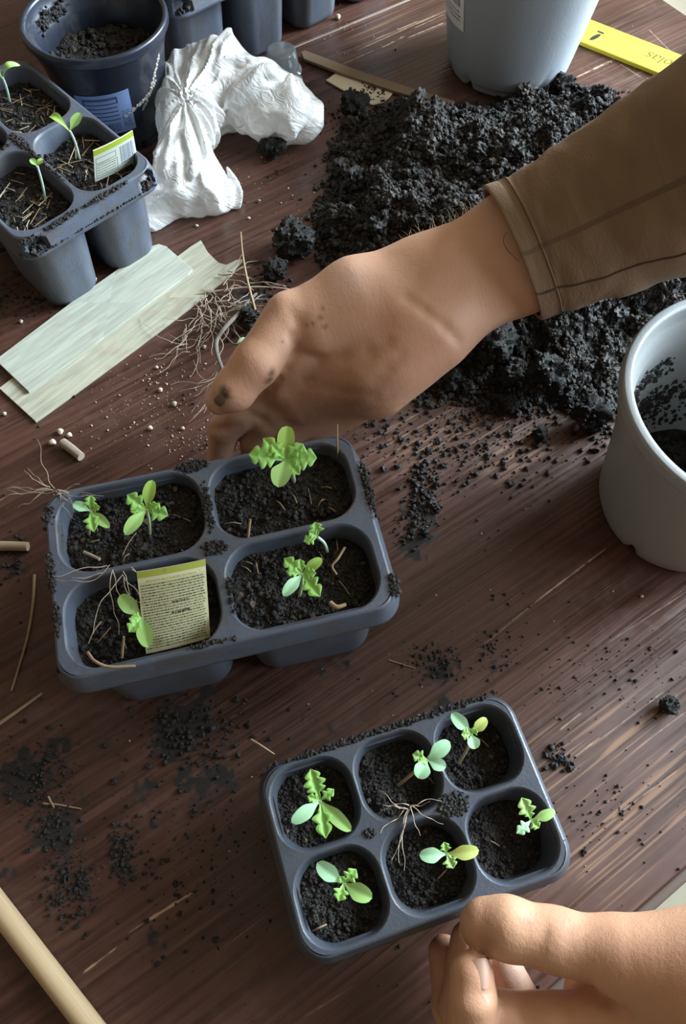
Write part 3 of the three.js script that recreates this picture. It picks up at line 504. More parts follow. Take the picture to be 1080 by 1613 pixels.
{
  const greySticker = canvasTex(256, 320, (c, w, h) => { c.fillStyle = '#e8e6e0'; c.fillRect(0, 0, w, h); barcode(c, 96, 110, 130, 110, 4, false, '#3b3f46'); c.fillStyle = '#2a2d33'; c.beginPath(); c.arc(54, 170, 26, 0, 7); c.fill(); smallPrint(c, 60, 240, 170, 3, 18, 3, '#777'); });
  const ax = .1362, az = -.6228, va = Math.atan2(-az, -ax), view = Math.atan2(0 - az, 0 - ax);
  pot('flower_pot', 'tall grey plastic pot with a white barcode sticker standing behind the soil heap', ax, az, .1194, .0711, .0489, M.potGrey, { soil: .085, label: [view + 1.34, view + .70, .046, .1, greySticker, 'white barcode sticker'], notches: 5 });
  pot('flower_pot', 'pale grey pot with dirt smeared inside cut off by the right edge', .195, -.209, .107, .0648, .0458, M.potWhite, { soil: .014, rimW: .0042, rimH: .007, dirtIn: [[3.7, .062, .25, .018, 260], [4.1, .07, .3, .01, 120], [3.3, .05, .3, .02, 220], [2.9, .04, .4, .02, 260], [4.4, .045, .5, .012, 200], [5.0, .04, .4, .02, 200], [4.0, .03, .8, .015, 300]], dirtOut: [[2.75, .094, .06, .0025, 40], [2.5, .096, .08, .002, 30]], notches: 5 });
  const blueSticker = canvasTex(256, 256, (c, w, h) => { c.fillStyle = '#7f97c4'; c.fillRect(0, 0, w, h); c.strokeStyle = '#27344f'; c.lineWidth = 6; for (let k = 0; k < 6; k++) { c.beginPath(); c.moveTo(40, 34 + k * 26); c.lineTo(190, 34 + k * 26); c.stroke(); } c.strokeRect(36, 26, 158, 34); barcode(c, 60, 186, 120, 56, 8, false, '#2c3a58'); smallPrint(c, 200, 120, 40, 8, 14, 6, '#40517a'); });
  const dx = -.171, dz = -.542, dv = Math.atan2(-dz, -dx);
  pot('flower_pot', 'dark blue black pot full of soil with a torn barcode sticker and white streaks', dx, dz, .085, .0505, .033, M.potDark, { soil: .056, rimH: .006, rimW: .0028, label: [dv + .72, dv - .22, .022, .056, blueSticker, 'pale blue barcode sticker', .004], band: false, streaks: [[dv - .95, .068, dv - .62, .046, .0022, 260], [dv - .62, .046, dv - .05, .036, .0014, 200], [dv - .8, .052, dv - .4, .036, .0012, 90]], dirtIn: [[dv + 2.4, .074, .5, .006, 160]] });
}

// ---------------------------------------------------------------- seedlings
function leafGeo(B, T, w, type, opt = {}) {
  const d = T.clone().sub(B), L = d.length(), n = d.clone().normalize(), up = new THREE.Vector3(opt.tx || 0, 1, opt.tz || .25).normalize();
  const side = new THREE.Vector3().crossVectors(n, up).normalize(), nn = new THREE.Vector3().crossVectors(side, n).normalize();
  const tooth = type === 'true', rows = tooth ? 44 : 18, lobes = opt.lobes ?? (w > .0042 ? 4 : 3);
  const wid = t => {
    if (!tooth) return w * (t < .16 ? .2 + .8 * smooth(0, .5, t) : .2 + .8 * smooth(0, .5, t)) * Math.sqrt(Math.max(0, 1 - Math.pow(Math.max(0, (t - .45) / .55), 2.4)));
    const env = (.16 + .84 * smooth(.1, .5, t)) * Math.pow(Math.max(0, 1 - Math.pow(Math.max(0, (t - .5) / .5), 2)), .62);
    const ph = (t * lobes + .15) % 1, saw = ph < .62 ? Math.sin(ph / .62 * Math.PI / 2) : Math.cos((ph - .62) / .38 * Math.PI / 2);
    return w * env * (.56 + .56 * saw);
  };
  return gridGeo(8, rows, (u, v) => {
    const s = u * 2 - 1, t = v, q = wid(t), p = B.clone().addScaledVector(d, t - (tooth ? .06 * Math.abs(s) * (q / w) : 0)).addScaledVector(side, s * q);
    p.addScaledVector(nn, (opt.arch ?? .08) * L * 4 * t * (1 - t) + (opt.fold ?? .22) * Math.abs(s) * q - .08 * q * Math.cos(s * 6) * (tooth ? 1 : 0)); return p;
  });
}
// base, head: [u, v, height]; leaves: [tip u, tip v, rise, 'coty' | 'true', half width, material]
function seedling(label, base, head, leaves, o = {}) {
  const b = at(...base), h = at(...head), T = thing('seedling', label, 'seedling', b);
  const mid = b.clone().lerp(h, .55).add(new THREE.Vector3(.0008, .001, 0)), rS = o.r ?? .0007;
  mesh('stem', sub(tube([b.clone().add(new THREE.Vector3(0, -.003, 0)), mid, h], rS * 1.1, rS, 8, 5), b), o.stem || M.stem, T);
  for (const [u, v, rise, type, w, mat, opt] of leaves) {
    const tip = at(u, v, head[2] + rise), B = h.clone().lerp(tip, .06);
    mesh('leaf', sub(leafGeo(B, tip, w, type, opt), b), mat || (type === 'true' ? M.leafTrue : M.leafCoty), T);
  }
  return T;
}
{
  const c = 'coty', t = 'true', Y = .065, h = .078;
  seedling('small seedling left in the back left cell of the middle tray', [137, 838, Y], [143, 805, h], [[115, 793, .002, c, .0024, M.leafPale], [173, 831, .001, c, .0024, M.leafCoty], [143, 780, .004, t, .0030], [148, 838, .001, t, .0034], [158, 798, .003, t, .0018]], { stem: M.brownStem });
  seedling('larger seedling right in the back left cell of the middle tray', [234, 838, Y], [231, 803, .079], [[240, 756, .005, c, .0031, M.leafOlive], [197, 843, .001, c, .0033, M.leafCoty], [200, 779, .003, t, .0042], [265, 812, .001, t, .0042], [249, 794, .003, t, .0026], [205, 806, .001, t, .0024]]);
  seedling('biggest seedling, its broad lobed leaves over the middle tray\'s back right cell', [463, 756, Y], [449, 724, .088], [[452, 671, .004, c, .0042, M.leafOlive], [438, 768, .001, c, .0048, M.leafCoty], [391, 716, .002, t, .0062], [499, 721, .001, t, .0060], [414, 690, .004, t, .0042, M.leafOlive], [427, 700, .005, t, .0030], [478, 699, .004, t, .0034], [472, 748, .001, t, .0036]], { r: .0010 });
  seedling('seedling with toothed leaves in the front right cell of the middle tray', [470, 938, Y - .001], [476, 904, .078], [[507, 880, .003, c, .0026, M.leafOlive], [446, 939, .001, c, .0028, M.leafPale], [447, 879, .003, t, .0036], [504, 940, .000, t, .0042], [472, 880, .003, t, .0022], [498, 903, .002, t, .0026], [450, 900, .002, t, .0022]]);
  seedling('tiny bent seedling behind the toothed one in the front right cell of the middle tray', [516, 868, Y], [500, 846, .076], [[496, 822, .003, t, .0034], [478, 853, .000, t, .0028], [487, 836, .002, t, .0028]], { stem: M.paleStem });
  seedling('seedling half hidden by the paper label in the front left cell of the middle tray', [226, 1005, Y], [224, 973, .076], [[188, 938, .003, c, .0036, M.leafCoty], [203, 996, .001, t, .0036], [206, 972, .002, t, .0022], [234, 1020, .001, c, .0036, M.leafCoty]]);
  const y6 = .036, g = .052;
  seedling('tallest seedling with a long lobed leaf, back left in the six cell tray', [500, 1282, y6], [504, 1261, g], [[459, 1296, .001, c, .0030, M.leafPale], [553, 1309, .001, c, .0030, M.leafCoty], [489, 1211, .003, t, .0046], [513, 1321, .000, t, .0040], [484, 1254, .002, t, .0022], [526, 1243, .002, t, .0024]]);
  seedling('pale seedling with a brown stem in the back middle cell of the six cell tray', [626, 1237, y6], [672, 1196, .056], [[708, 1168, .002, c, .0034, M.leafPale], [658, 1226, .000, c, .0036, M.leafPale], [649, 1188, .001, t, .0028, M.leafCoty], [702, 1209, .000, c, .0028, M.leafPale], [660, 1200, .001, t, .002]], { stem: M.brownStem });
  seedling('seedling with one yellowish leaf in the back right cell of the six cell tray', [724, 1200, y6], [742, 1156, .056], [[711, 1123, .002, c, .0029, M.leafPale], [766, 1131, .002, c, .0025, M.leafYellow], [726, 1157, .001, t, .0028, M.leafCoty], [748, 1180, .000, c, .0028, M.leafPale], [750, 1148, .002, t, .002]], { stem: M.brownStem });
  seedling('seedling with two pale seed leaves in the front left cell of the six cell tray', [545, 1405, y6], [541, 1391, g], [[499, 1359, .002, c, .0034, M.leafPale], [586, 1415, .001, c, .0036, M.leafCoty], [561, 1369, .002, t, .0030], [533, 1420, .000, t, .0030], [536, 1380, .002, t, .0018]]);
  seedling('seedling with opposite pale leaves in the front middle cell of the six cell tray', [708, 1358, y6], [703, 1345, .050], [[660, 1347, .001, c, .0031, M.leafPale], [754, 1339, .001, c, .0030, M.leafYellow], [699, 1326, .002, t, .0022], [714, 1368, .000, t, .0030, M.leafCoty]]);
  seedling('seedling with narrow lobed leaves in the front right cell of the six cell tray', [832, 1308, y6 - .003], [836, 1292, .050], [[874, 1277, .001, c, .0023, M.leafCoty], [821, 1256, .003, t, .0036, M.leafCoty], [813, 1313, .000, t, .0026, M.leafPale], [849, 1304, .000, t, .0024], [830, 1272, .002, t, .002]]);
  const yl = .064;
  seedling('thin tall seedling with one bent leaf at the left edge of the upper left tray', [14, 158, yl], [4, 122, .085], [[32, 103, .004, c, .0026, M.leafCoty, { arch: .35 }], [-14, 108, .004, c, .0026, M.leafCoty]], { stem: M.paleStem });
  seedling('tall forked seedling with two round leaves beside the tag in the upper left tray', [124, 247, yl], [110, 206, .086], [[79, 184, .001, c, .0026, M.leafOlive, { arch: .3 }], [127, 178, .005, c, .0034, M.leafCoty, { arch: .0 }]], { stem: M.paleStem });
  seedling('thin white stemmed seedling in the front cell of the upper left tray', [71, 318, yl - .002], [59, 262, .086], [[48, 250, .002, c, .0018, M.leafCoty], [67, 250, .002, c, .0018, M.leafOlive]], { stem: M.paleStem });
}
// a label: front sheet between four corners, bowed, with thickness; corners [u, v, y] top-left, top-right, bottom-right, bottom-left
function sheet(name, label, category, cor, mat, th = .0006, bow = 0, back = M.paperBack) {
  const [a, b, c, d] = cor.map(k => at(...k)), ctr = a.clone().add(b).add(c).add(d).multiplyScalar(.25), T = thing(name, label, category, ctr);
  const n = new THREE.Vector3().crossVectors(b.clone().sub(a), d.clone().sub(a)).normalize(); if (n.dot(EYE.clone().sub(ctr)) < 0) n.negate();
  const P = (u, v, k) => a.clone().lerp(b, u).lerp(d.clone().lerp(c, u), 1 - v).addScaledVector(n, k + bow * 4 * u * (1 - u) * 1).sub(ctr);
  mesh('front', gridGeo(14, 10, (u, v) => P(u, v, 0)), mat, T);
  const g2 = gridGeo(14, 10, (u, v) => P(1 - u, v, -th)), E = (f) => gridGeo(12, 1, f);
  mesh('backing', mergeGeometries([g2, E((u, v) => P(u, 0, -th * v)), E((u, v) => P(1 - u, 1, -th * v)), E((u, v) => P(0, 1 - u, -th * v)), E((u, v) => P(1, u, -th * v))]), back, T); return T;
}
{
  M.paperBack = new THREE.MeshStandardMaterial({ color: lin(.60, .58, .42), roughness: .8, side: THREE.DoubleSide });
  const printed = canvasTex(512, 544, (c, w, h) => {
    c.fillStyle = '#c9c79c'; c.fillRect(0, 0, w, h); const r = rng(8);
    c.fillStyle = '#aab04a'; c.fillRect(0, 0, w, 44); c.fillStyle = '#d6d4ac'; c.fillRect(0, 44, w, 30);
    smallPrint(c, 60, 66, 380, 1, 16, 5, '#b9a05a', .7);
    smallPrint(c, 14, 92, w - 28, 24, 18.2, 15, '#4e4b3a', .5);
    smallPrint(c, 240, 230, 130, 1, 16, 25, '#2f2d26', .7); smallPrint(c, 230, 300, 150, 1, 16, 26, '#2f2d26', .7);
    for (let k = 0; k < 60; k++) { c.fillStyle = `rgba(90,75,45,${r() * .12})`; c.beginPath(); c.arc(r() * w, r() < .4 ? h - r() * 80 : r() * h, 4 + r() * 30, 0, 7); c.fill(); }
  });
  sheet('plant_label', 'pale yellow printed paper label standing in the middle tray', 'plant label', [[215, 901, .090], [323, 881, .090], [331, 1004, .065], [230, 1030, .065]], new THREE.MeshStandardMaterial({ map: printed, roughness: .75, side: THREE.DoubleSide }), .0006, .0012);
  const bar = canvasTex(512, 384, (c, w, h) => {
    c.fillStyle = '#e9eedd'; c.fillRect(0, 0, w, h); c.fillStyle = '#b9cf3e'; c.fillRect(0, 0, w, 62);
    c.strokeStyle = '#3c4038'; c.lineWidth = 5; c.strokeRect(22, 110, 240, 62); c.strokeRect(22, 200, 250, 150); smallPrint(c, 30, 182, 150, 1, 14, 3, '#555'); for (let k = 0; k < 4; k++) smallPrint(c, 34, 222 + k * 32, 220, 1, 16, 30 + k, '#55594c', .6);
    barcode(c, 316, 96, 170, 190, 17, false, '#4a5a86'); smallPrint(c, 316, 296, 170, 1, 22, 9, '#4a5a86', .7);
  });
  sheet('plant_label', 'white and green barcode tag standing in the upper left tray', 'plant label', [[147, 238, .094], [209, 206, .094], [217, 252, .066], [150, 287, .066]], new THREE.MeshStandardMaterial({ map: bar, roughness: .5, side: THREE.DoubleSide }), .0006, .0006);
}

// ---------------------------------------------------------------- white wooden strips, yellow stake, sticks
function slabGeo(pts, y0, th, bev = .0003) {                       // a flat board with the outline of the given places on the table
  const P = pts.map(p => at(p[0], p[1], y0 + th)), c = P.reduce((a, p) => a.add(p), new THREE.Vector3()).multiplyScalar(1 / P.length);
  const sh = new THREE.Shape(P.map(p => new THREE.Vector2(p.x - c.x, -(p.z - c.z))));
  const g = new THREE.ExtrudeGeometry(sh, { depth: th - bev * 2, bevelEnabled: true, bevelThickness: bev, bevelSize: bev, bevelSegments: 2, bevelOffset: -bev, steps: 1 });
  g.rotateX(-Math.PI / 2); g.translate(0, y0 + bev, 0); c.y = 0; return [g, c];
}
function woodTex(base, amp, ang, seed, stains = .2) {
  const ca = Math.cos(ang), sa = Math.sin(ang);
  return dataTex(512, 512, (i, j, c) => { const x = i / 512, y = j / 512, s = x * ca + y * sa, t = -x * sa + y * ca, n = vn(s * 6 + seed, t * 90) * .5 + vn(s * 20, t * 260 + seed) * .5, st = smooth(.62, .9, vn(x * 7 + seed, y * 7) * .7 + vn(x * 30, y * 30) * .3) * stains; const k = 1 - amp * (n - .4); c[0] = s2(lerp(base[0] * k, .30, st)); c[1] = s2(lerp(base[1] * k, .19, st)); c[2] = s2(lerp(base[2] * k, .10, st)); }, true);
}
{
  const d = at(250, 385).sub(at(0, 560)), ang = Math.atan2(-d.z, d.x);
  const mat = new THREE.MeshStandardMaterial({ map: woodTex([.43, .44, .36], .5, ang, 3, .35), roughness: .75 });
  const mat2 = new THREE.MeshStandardMaterial({ map: woodTex([.42, .40, .30], .6, ang, 9, .45), roughness: .8 });
  const uvx = (g) => { const p = g.attributes.position, uv = g.attributes.uv; for (let i = 0; i < uv.count; i++) uv.setXY(i, p.getX(i) * 5, -p.getZ(i) * 5); return g; };
  let [g, c] = slabGeo([[-2, 611], [56, 664], [120, 618], [215, 548], [300, 484], [352, 441], [384, 408], [372, 409], [356, 417], [345, 414], [338, 408], [327, 397], [316, 378], [300, 388], [150, 500]], 0, .0018);
  let T = thing('plant_stake', 'lower cream wooden strip with a splintered end under the wider one', 'plant stake', c); mesh('strip', uvx(g), mat2, T);
  [g, c] = slabGeo([[-40, 592], [-6, 568], [45, 617], [130, 556], [222, 487], [296, 432], [303, 424], [262, 388], [250, 384], [236, 388], [120, 470], [-60, 590]].filter((p, i) => ![0, 11].includes(i)).concat([[0, 561]]), .0019, .0018);
  T = thing('plant_stake', 'upper white wooden strip with a clean cut end lying on the splintered one', 'plant stake', c); mesh('strip', uvx(g), mat, T);
}
{
  // yellow painted stake with a handwritten name, lying face up, its writing upside down from here
  const nA = at(921, 69, .003), nB = at(1053, 122, .003), fA = at(935, 33, .003), L = .155, ax = nB.clone().sub(nA).normalize(), w = new THREE.Vector3(-ax.z, 0, ax.x), W = Math.abs(fA.clone().sub(nA).dot(w));
  const sgn = Math.sign(fA.clone().sub(nA).dot(w)), ctr = nA.clone().addScaledVector(ax, L / 2 - .012).addScaledVector(w, sgn * W / 2); ctr.y = 0;
  const T = thing('name_stake', 'yellow painted wooden stake with a pencilled name behind the sleeve', 'plant stake', ctr, Math.atan2(-ax.z, ax.x));
  const yel = new THREE.MeshStandardMaterial({ color: lin(.72, .56, .045), roughness: .6 });
  mesh('strip', new RoundedBoxGeometry(L, .0032, W, 2, .0005).translate(0, .0017, 0), yel, T);
  const tex = canvasTex(1024, 192, (c, cw, ch) => {
    c.fillStyle = '#e6cf3c'; c.fillRect(0, 0, cw, ch); const r = rng(3); for (let k = 0; k < 300; k++) { c.fillStyle = `rgba(${r() < .5 ? '250,235,120' : '190,160,30'},${r() * .25})`; c.fillRect(r() * cw, r() * ch, 30 + r() * 160, 1 + r() * 2); }
    c.save(); c.translate(cw, ch); c.rotate(Math.PI); c.fillStyle = 'rgba(70,60,25,.95)'; c.font = 'italic 84px sans-serif'; c.fillText('Nicolas', 350, 126); c.restore();
    c.fillStyle = '#23241f'; c.beginPath(); c.ellipse(95, 120, 14, 40, .3, 0, 7); c.fill(); c.fillRect(80, 60, 40, 16);
  });
  tag(mesh('painted_face', gridGeo(2, 1, (u, v) => new THREE.Vector3((u - .5) * (L - .0012), .00345, (.5 - v) * (W - .0012))), new THREE.MeshStandardMaterial({ map: tex, roughness: .55, side: THREE.DoubleSide }), T), 'yellow face with a handwritten name');
}
const line = (pts, y = .001) => pts.map(p => at(p[0], p[1], p[2] ?? y));
function stick(name, label, category, pts, r0, r1, mat, radial = 10, group, rf) {
  const P = line(pts, r0), o = P[0].clone(); o.y = 0; const T = mesh(name, sub(tube(P, r0, r1, radial, 6, rf), o), mat); T.position.copy(o); return tag(T, label, category, group);
}
M.dowel = new THREE.MeshStandardMaterial({ map: woodTex([.55, .39, .22], .4, 1.57, 5, .12), roughness: .6 });
M.flatStick = new THREE.MeshStandardMaterial({ color: lin(.20, .13, .075), roughness: .8, bumpMap: speck, bumpScale: .0003 });
M.card = new THREE.MeshStandardMaterial({ color: lin(.60, .50, .34), roughness: .85 });
stick('wooden_dowel', 'pale round wooden stick across the lower left corner', 'stick', [[-120, 1272, .0052], [0, 1432, .0052], [146, 1622, .0052], [200, 1692, .0052]], .0052, .0052, M.dowel, 16);
{
  let [g, c] = slabGeo([[513, 126], [527, 116], [543, 107], [556, 110], [600, 128], [623, 141], [606, 160], [586, 164], [566, 160], [548, 146]], .0004, .0012);
  const T = thing('card_scrap', 'torn scrap of cream card under the flat brown stick', 'card', c); mesh('card', g, M.card, T);
  const r = rng(6), it = []; for (let k = 0; k < 70; k++) { const p = at(570 + r() * 36, 130 + r() * 30, .0018); it.push([p.sub(c), .0003 + .0007 * r()]); } lumps('soil_crumb', it, T, LUMP_SMALL, undefined, 6);
  [g, c] = slabGeo([[474, 82], [480, 79], [560, 109], [640, 136], [716, 159], [708, 168], [620, 143], [540, 116], [478, 92]], .0018, .0022);
  const S = thing('flat_stick', 'flat brown wooden stick lying between the heap and the bag', 'stick', c); mesh('strip', g, M.flatStick, S);
}
stick('twig', 'grey cut twig stub at the left edge beside the middle tray', 'twig', [[-30, 861, .003], [10, 860, .003], [44, 861, .003]], .0030, .0026, M.twig);
stick('twig', 'long thin curved twig left of the middle tray', 'twig', [[54, 905], [52, 950], [44, 1000], [30, 1050], [18, 1088]], .0009, .0005, M.twig, 6);
stick('twig', 'straight thin twig below the left corner of the middle tray', 'twig', [[-6, 1143], [30, 1118], [66, 1092]], .0011, .0007, M.straw, 6);
stick('twig', 'dry twig rising from behind the thumb towards the strip end', 'twig', [[410, 518, .004], [398, 475, .012], [388, 435, .014], [382, 400, .012], [379, 366, .008]], .0011, .0006, M.straw, 6);
stick('twig', 'thin root lying across the table under the splintered strip end', 'twig', [[300, 466], [345, 458, .003], [400, 452, .004], [450, 455, .004], [472, 460]], .0008, .0005, M.root, 6);
stick('straw_piece', 'tiny crossed straw on the dusty table near the wooden stick', 'straw', [[68, 1266], [88, 1267], [110, 1271], [128, 1274]], .0006, .0003, M.straw, 5);
stick('straw_piece', 'short straw crossing the thin one near the wooden stick', 'straw', [[76, 1255], [85, 1272, .002]], .0007, .0004, M.straw, 5);
stick('straw_piece', 'small curved straw on the dark table right of the middle tray', 'straw', [[612, 1040], [632, 1046], [654, 1053]], .0005, .0003, M.straw, 5);
stick('straw_piece', 'little forked root on the back left corner of the six cell tray', 'straw', [[395, 1165, .047], [412, 1175, .049], [432, 1188, .0475]], .0006, .0003, M.straw, 5);
stick('straw_piece', 'dry forked stalk lying over the front left corner of the middle tray', 'straw', [[138, 1028, .0735], [150, 1042, .0775], [170, 1050, .0775], [213, 1049, .0765]], .0008, .0006, M.straw, 6);
stick('straw_piece', 'thin straw upright at the far right corner of the middle tray', 'straw', [[532, 722, .0655], [531, 700, .0805], [531, 668, .0875]], .0006, .0004, M.straw, 5);
stick('straw_piece', 'brown straw stub on the rim between the right cells of the middle tray', 'straw', [[389, 862, .0655], [391, 840, .0755], [394, 818, .0805]], .0008, .0006, M.straw, 5);
stick('straw_piece', 'bent brown straw in the front right cell of the middle tray', 'straw', [[543, 862, .0685], [532, 880, .0695], [523, 892, .0685], [530, 905, .0675]], .0007, .0006, M.straw, 5);
stick('straw_piece', 'yellowish dry crumb stalk at the front rim of the middle tray', 'straw', [[520, 950, .0755], [530, 956, .0765], [545, 952, .0765]], .0013, .0008, M.straw, 6);
stick('straw_piece', 'pale straw at the near wall of the back left cell of the middle tray', 'straw', [[132, 870, .0665], [142, 874, .0685], [157, 881, .0695]], .0009, .0008, M.root, 6);
stick('straw_piece', 'straw stub in the front left cell of the middle tray', 'straw', [[192, 1036, .0655], [193, 1020, .0705], [195, 1003, .0755]], .0007, .0006, M.straw, 5);
// tangles of roots
function tangle(name, label, starts, parent0) {
  const o = at(starts[0][0], starts[0][1], 0), geos = [], r = rng(starts.length * 17 + Math.round(starts[0][0]));
  for (const [u, v, y, ang, len, rad, n, jit] of starts) for (let k = 0; k < n; k++) {
    const p = at(u + (r() - .5) * jit, v + (r() - .5) * jit, y), pts = [p.clone()]; let a = ang + (r() - .5) * 1.6; const st = len / 6 * (.6 + .8 * r());
    for (let i = 0; i < 6; i++) { a += (r() - .5) * .9; p.x += Math.cos(a) * st; p.z += Math.sin(a) * st; p.y = Math.max(y > .03 ? y - .006 : .0006, p.y + (r() - .5) * .003); pts.push(p.clone()); }
    geos.push(sub(tube(pts, rad, rad * .35, 5, 4), o));
  }
  const m = mesh(name, mergeGeometries(geos), M.root); m.position.copy(o); m.userData.kind = 'stuff'; return tag(m, label, 'roots');
}
tangle('root_tangle', 'tangle of fine pale roots on the table below the splintered strip', [[335, 480, .004, 1.2, .022, .0003, 30, 60], [330, 500, .006, .4, .022, .0003, 16, 50], [310, 520, .003, 2.2, .022, .0003, 12, 40], [360, 465, .006, -.4, .024, .0004, 10, 40], [350, 440, .004, 0, .024, .0005, 4, 30], [290, 545, .002, 2.7, .03, .0003, 4, 20], [400, 440, .004, 0, .02, .0005, 5, 30]]);
tangle('root_hair', 'fine root fibres hanging below the pinched root at the thumb tip', [[347, 585, .012, 1.9, .026, .00022, 14, 12], [340, 600, .010, 2.2, .026, .00022, 8, 12]]);
tangle('root_hair', 'fine dry roots caught on the far left corner of the middle tray', [[82, 770, .0755, 2.9, .022, .0002, 9, 10], [90, 775, .0755, .2, .018, .0002, 7, 8]]);
tangle('root_hair', 'small root cluster lying on the middle bar of the six cell tray', [[643, 1272, .0465, 1.4, .018, .0003, 4, 8], [640, 1272, .0465, 2.9, .014, .0003, 4, 8], [648, 1272, .0465, -.3, .014, .00025, 3, 8]]);
tangle('root_hair', 'thin brown roots left of the paper label in the middle tray', [[200, 900, .078, 1.6, .025, .00025, 6, 22], [170, 890, .079, 2.0, .022, .00025, 3, 14], [175, 900, .078, .9, .03, .00025, 2, 10]]);
stick('bare_root', 'thick pale root pinched under the thumb tip', 'roots', [[404, 462, .010], [390, 476, .012], [372, 497, .011], [352, 519, .013], [342, 534, .011], [341, 552, .012], [345, 568, .012], [350, 582, .013], [352, 596, .014]], .0016, .0016, M.rootGrey, 8, null, t => .0009 + .0006 * Math.sin(t * 3) * (1 - .3 * t));
{
  const p = at(379, 537, .001), T = thing('leaf_scrap', 'tiny loose green leaf on the table beside the thumb', 'leaf', p); mesh('leaf', sub(leafGeo(at(373, 541, .001), at(386, 532, .002), .0013, 'coty'), p), M.leafPale, T);
  // pellet and white grains
  stick('wood_pellet', 'short pale wood pellet left of the middle tray', 'pellet', [[98, 697, .003], [112, 707, .003], [128, 720, .003]], .0030, .0027, M.pellet, 10);
  [[96, 682, .0019], [110, 687, .0017], [84, 699, .0021], [253, 616, .0015], [275, 638, .0016], [237, 676, .0016], [288, 676, .0012], [150, 442, .0015], [34, 508, .0012], [310, 357, .0012], [346, 318, .0012], [466, 124, .0011], [532, 30, .0022], [553, 200, .0022], [247, 580, .0011], [8, 653, .0012], [322, 548, .0013], [392, 345, .0011], [1010, 940, .0009]].forEach(([u, v, r], i) => {
    const q = at(u, v, 0), g = lumpGeo(60 + (i % 4), 2, .25).scale(r, r, r).translate(0, r * .8, 0), m = mesh('grit_grain', g, M.perlite); m.position.copy(q); tag(m, 'pale rounded grit grain lying loose on the brown table', 'grit', 'pale grit grains on the table');
  });
}
// loose crumbs of soil and pale dust on the table
{
  const r = rng(404), it = [], put = (u, v, su, sv, n, s0, s1) => { for (let k = 0; k < n; k++) { const uu = u + (r() + r() + r() - 1.5) * su, vv = v + (r() + r() + r() - 1.5) * sv; if (uu < -40 || uu > 1120 || vv < -40 || vv > 1660) continue; const s = s0 + (s1 - s0) * Math.pow(r(), 4); it.push([at(uu, vv, s * .4), s]); } };
  put(540, 800, 620, 800, 900, .0002, .0011); put(700, 690, 170, 90, 420, .0003, .0020); put(668, 770, 26, 60, 260, .0004, .0022); put(650, 820, 30, 50, 120, .0004, .0016); put(745, 690, 50, 60, 160, .0003, .0014); put(830, 700, 120, 70, 220, .0003, .0018);
  put(680, 1045, 50, 30, 150, .0003, .0013); put(780, 1030, 45, 35, 70, .0003, .0011); put(880, 1195, 26, 26, 50, .0005, .0020); put(960, 1060, 120, 70, 110, .0003, .0012); put(940, 1280, 90, 70, 80, .0003, .0011); put(300, 1150, 110, 50, 320, .0003, .0016); put(190, 1345, 20, 50, 160, .0004, .0014); put(110, 1390, 45, 60, 260, .0003, .0013); put(60, 1220, 60, 60, 240, .0003, .0013); put(80, 1300, 40, 50, 160, .0003, .0013); put(300, 1350, 160, 160, 260, .0003, .0014); put(430, 450, 40, 40, 140, .0003, .0018); put(410, 520, 40, 30, 90, .0003, .0016);
  put(60, 470, 70, 40, 160, .0003, .0012); put(440, 260, 90, 90, 90, .0003, .0012); put(510, 330, 30, 60, 110, .0004, .0024); put(540, 180, 30, 26, 60, .0004, .0016); put(20, 880, 30, 40, 120, .0003, .0014); put(860, 640, 110, 26, 300, .0004, .0026); put(960, 690, 40, 30, 60, .0004, .0022); put(920, 150, 70, 12, 90, .0004, .0022); put(600, 680, 60, 30, 70, .0004, .0018);
  const S = lumps('soil_crumbs', it, null, LUMP_SMALL, [[.007, .006, .005], [.022, .016, .012]], 8); tag(S, 'scattered crumbs of dark soil all over the brown table top', 'soil crumbs', null, 'stuff');
  const d = []; const dust = (u, v, su, sv, n, s1) => { for (let k = 0; k < n; k++) { const s = .00014 + s1 * Math.pow(r(), 4); d.push([at(u + (r() + r() - 1) * su, v + (r() + r() - 1) * sv, s * .5), s]); } };
  dust(260, 640, 150, 110, 420, .0006); dust(540, 800, 620, 800, 260, .0005); dust(430, 330, 120, 90, 60, .0007); dust(560, 60, 90, 60, 80, .0006); dust(990, 90, 80, 60, 60, .0006); dust(310, 700, 60, 30, 130, .0004);
  const D = lumps('pale_grit', d, null, LUMP_SMALL, [[.40, .30, .22], [.62, .52, .42]], 9); tag(D, 'sprinkle of tiny pale grit specks on the table around the thumb', 'grit', null, 'stuff');
}

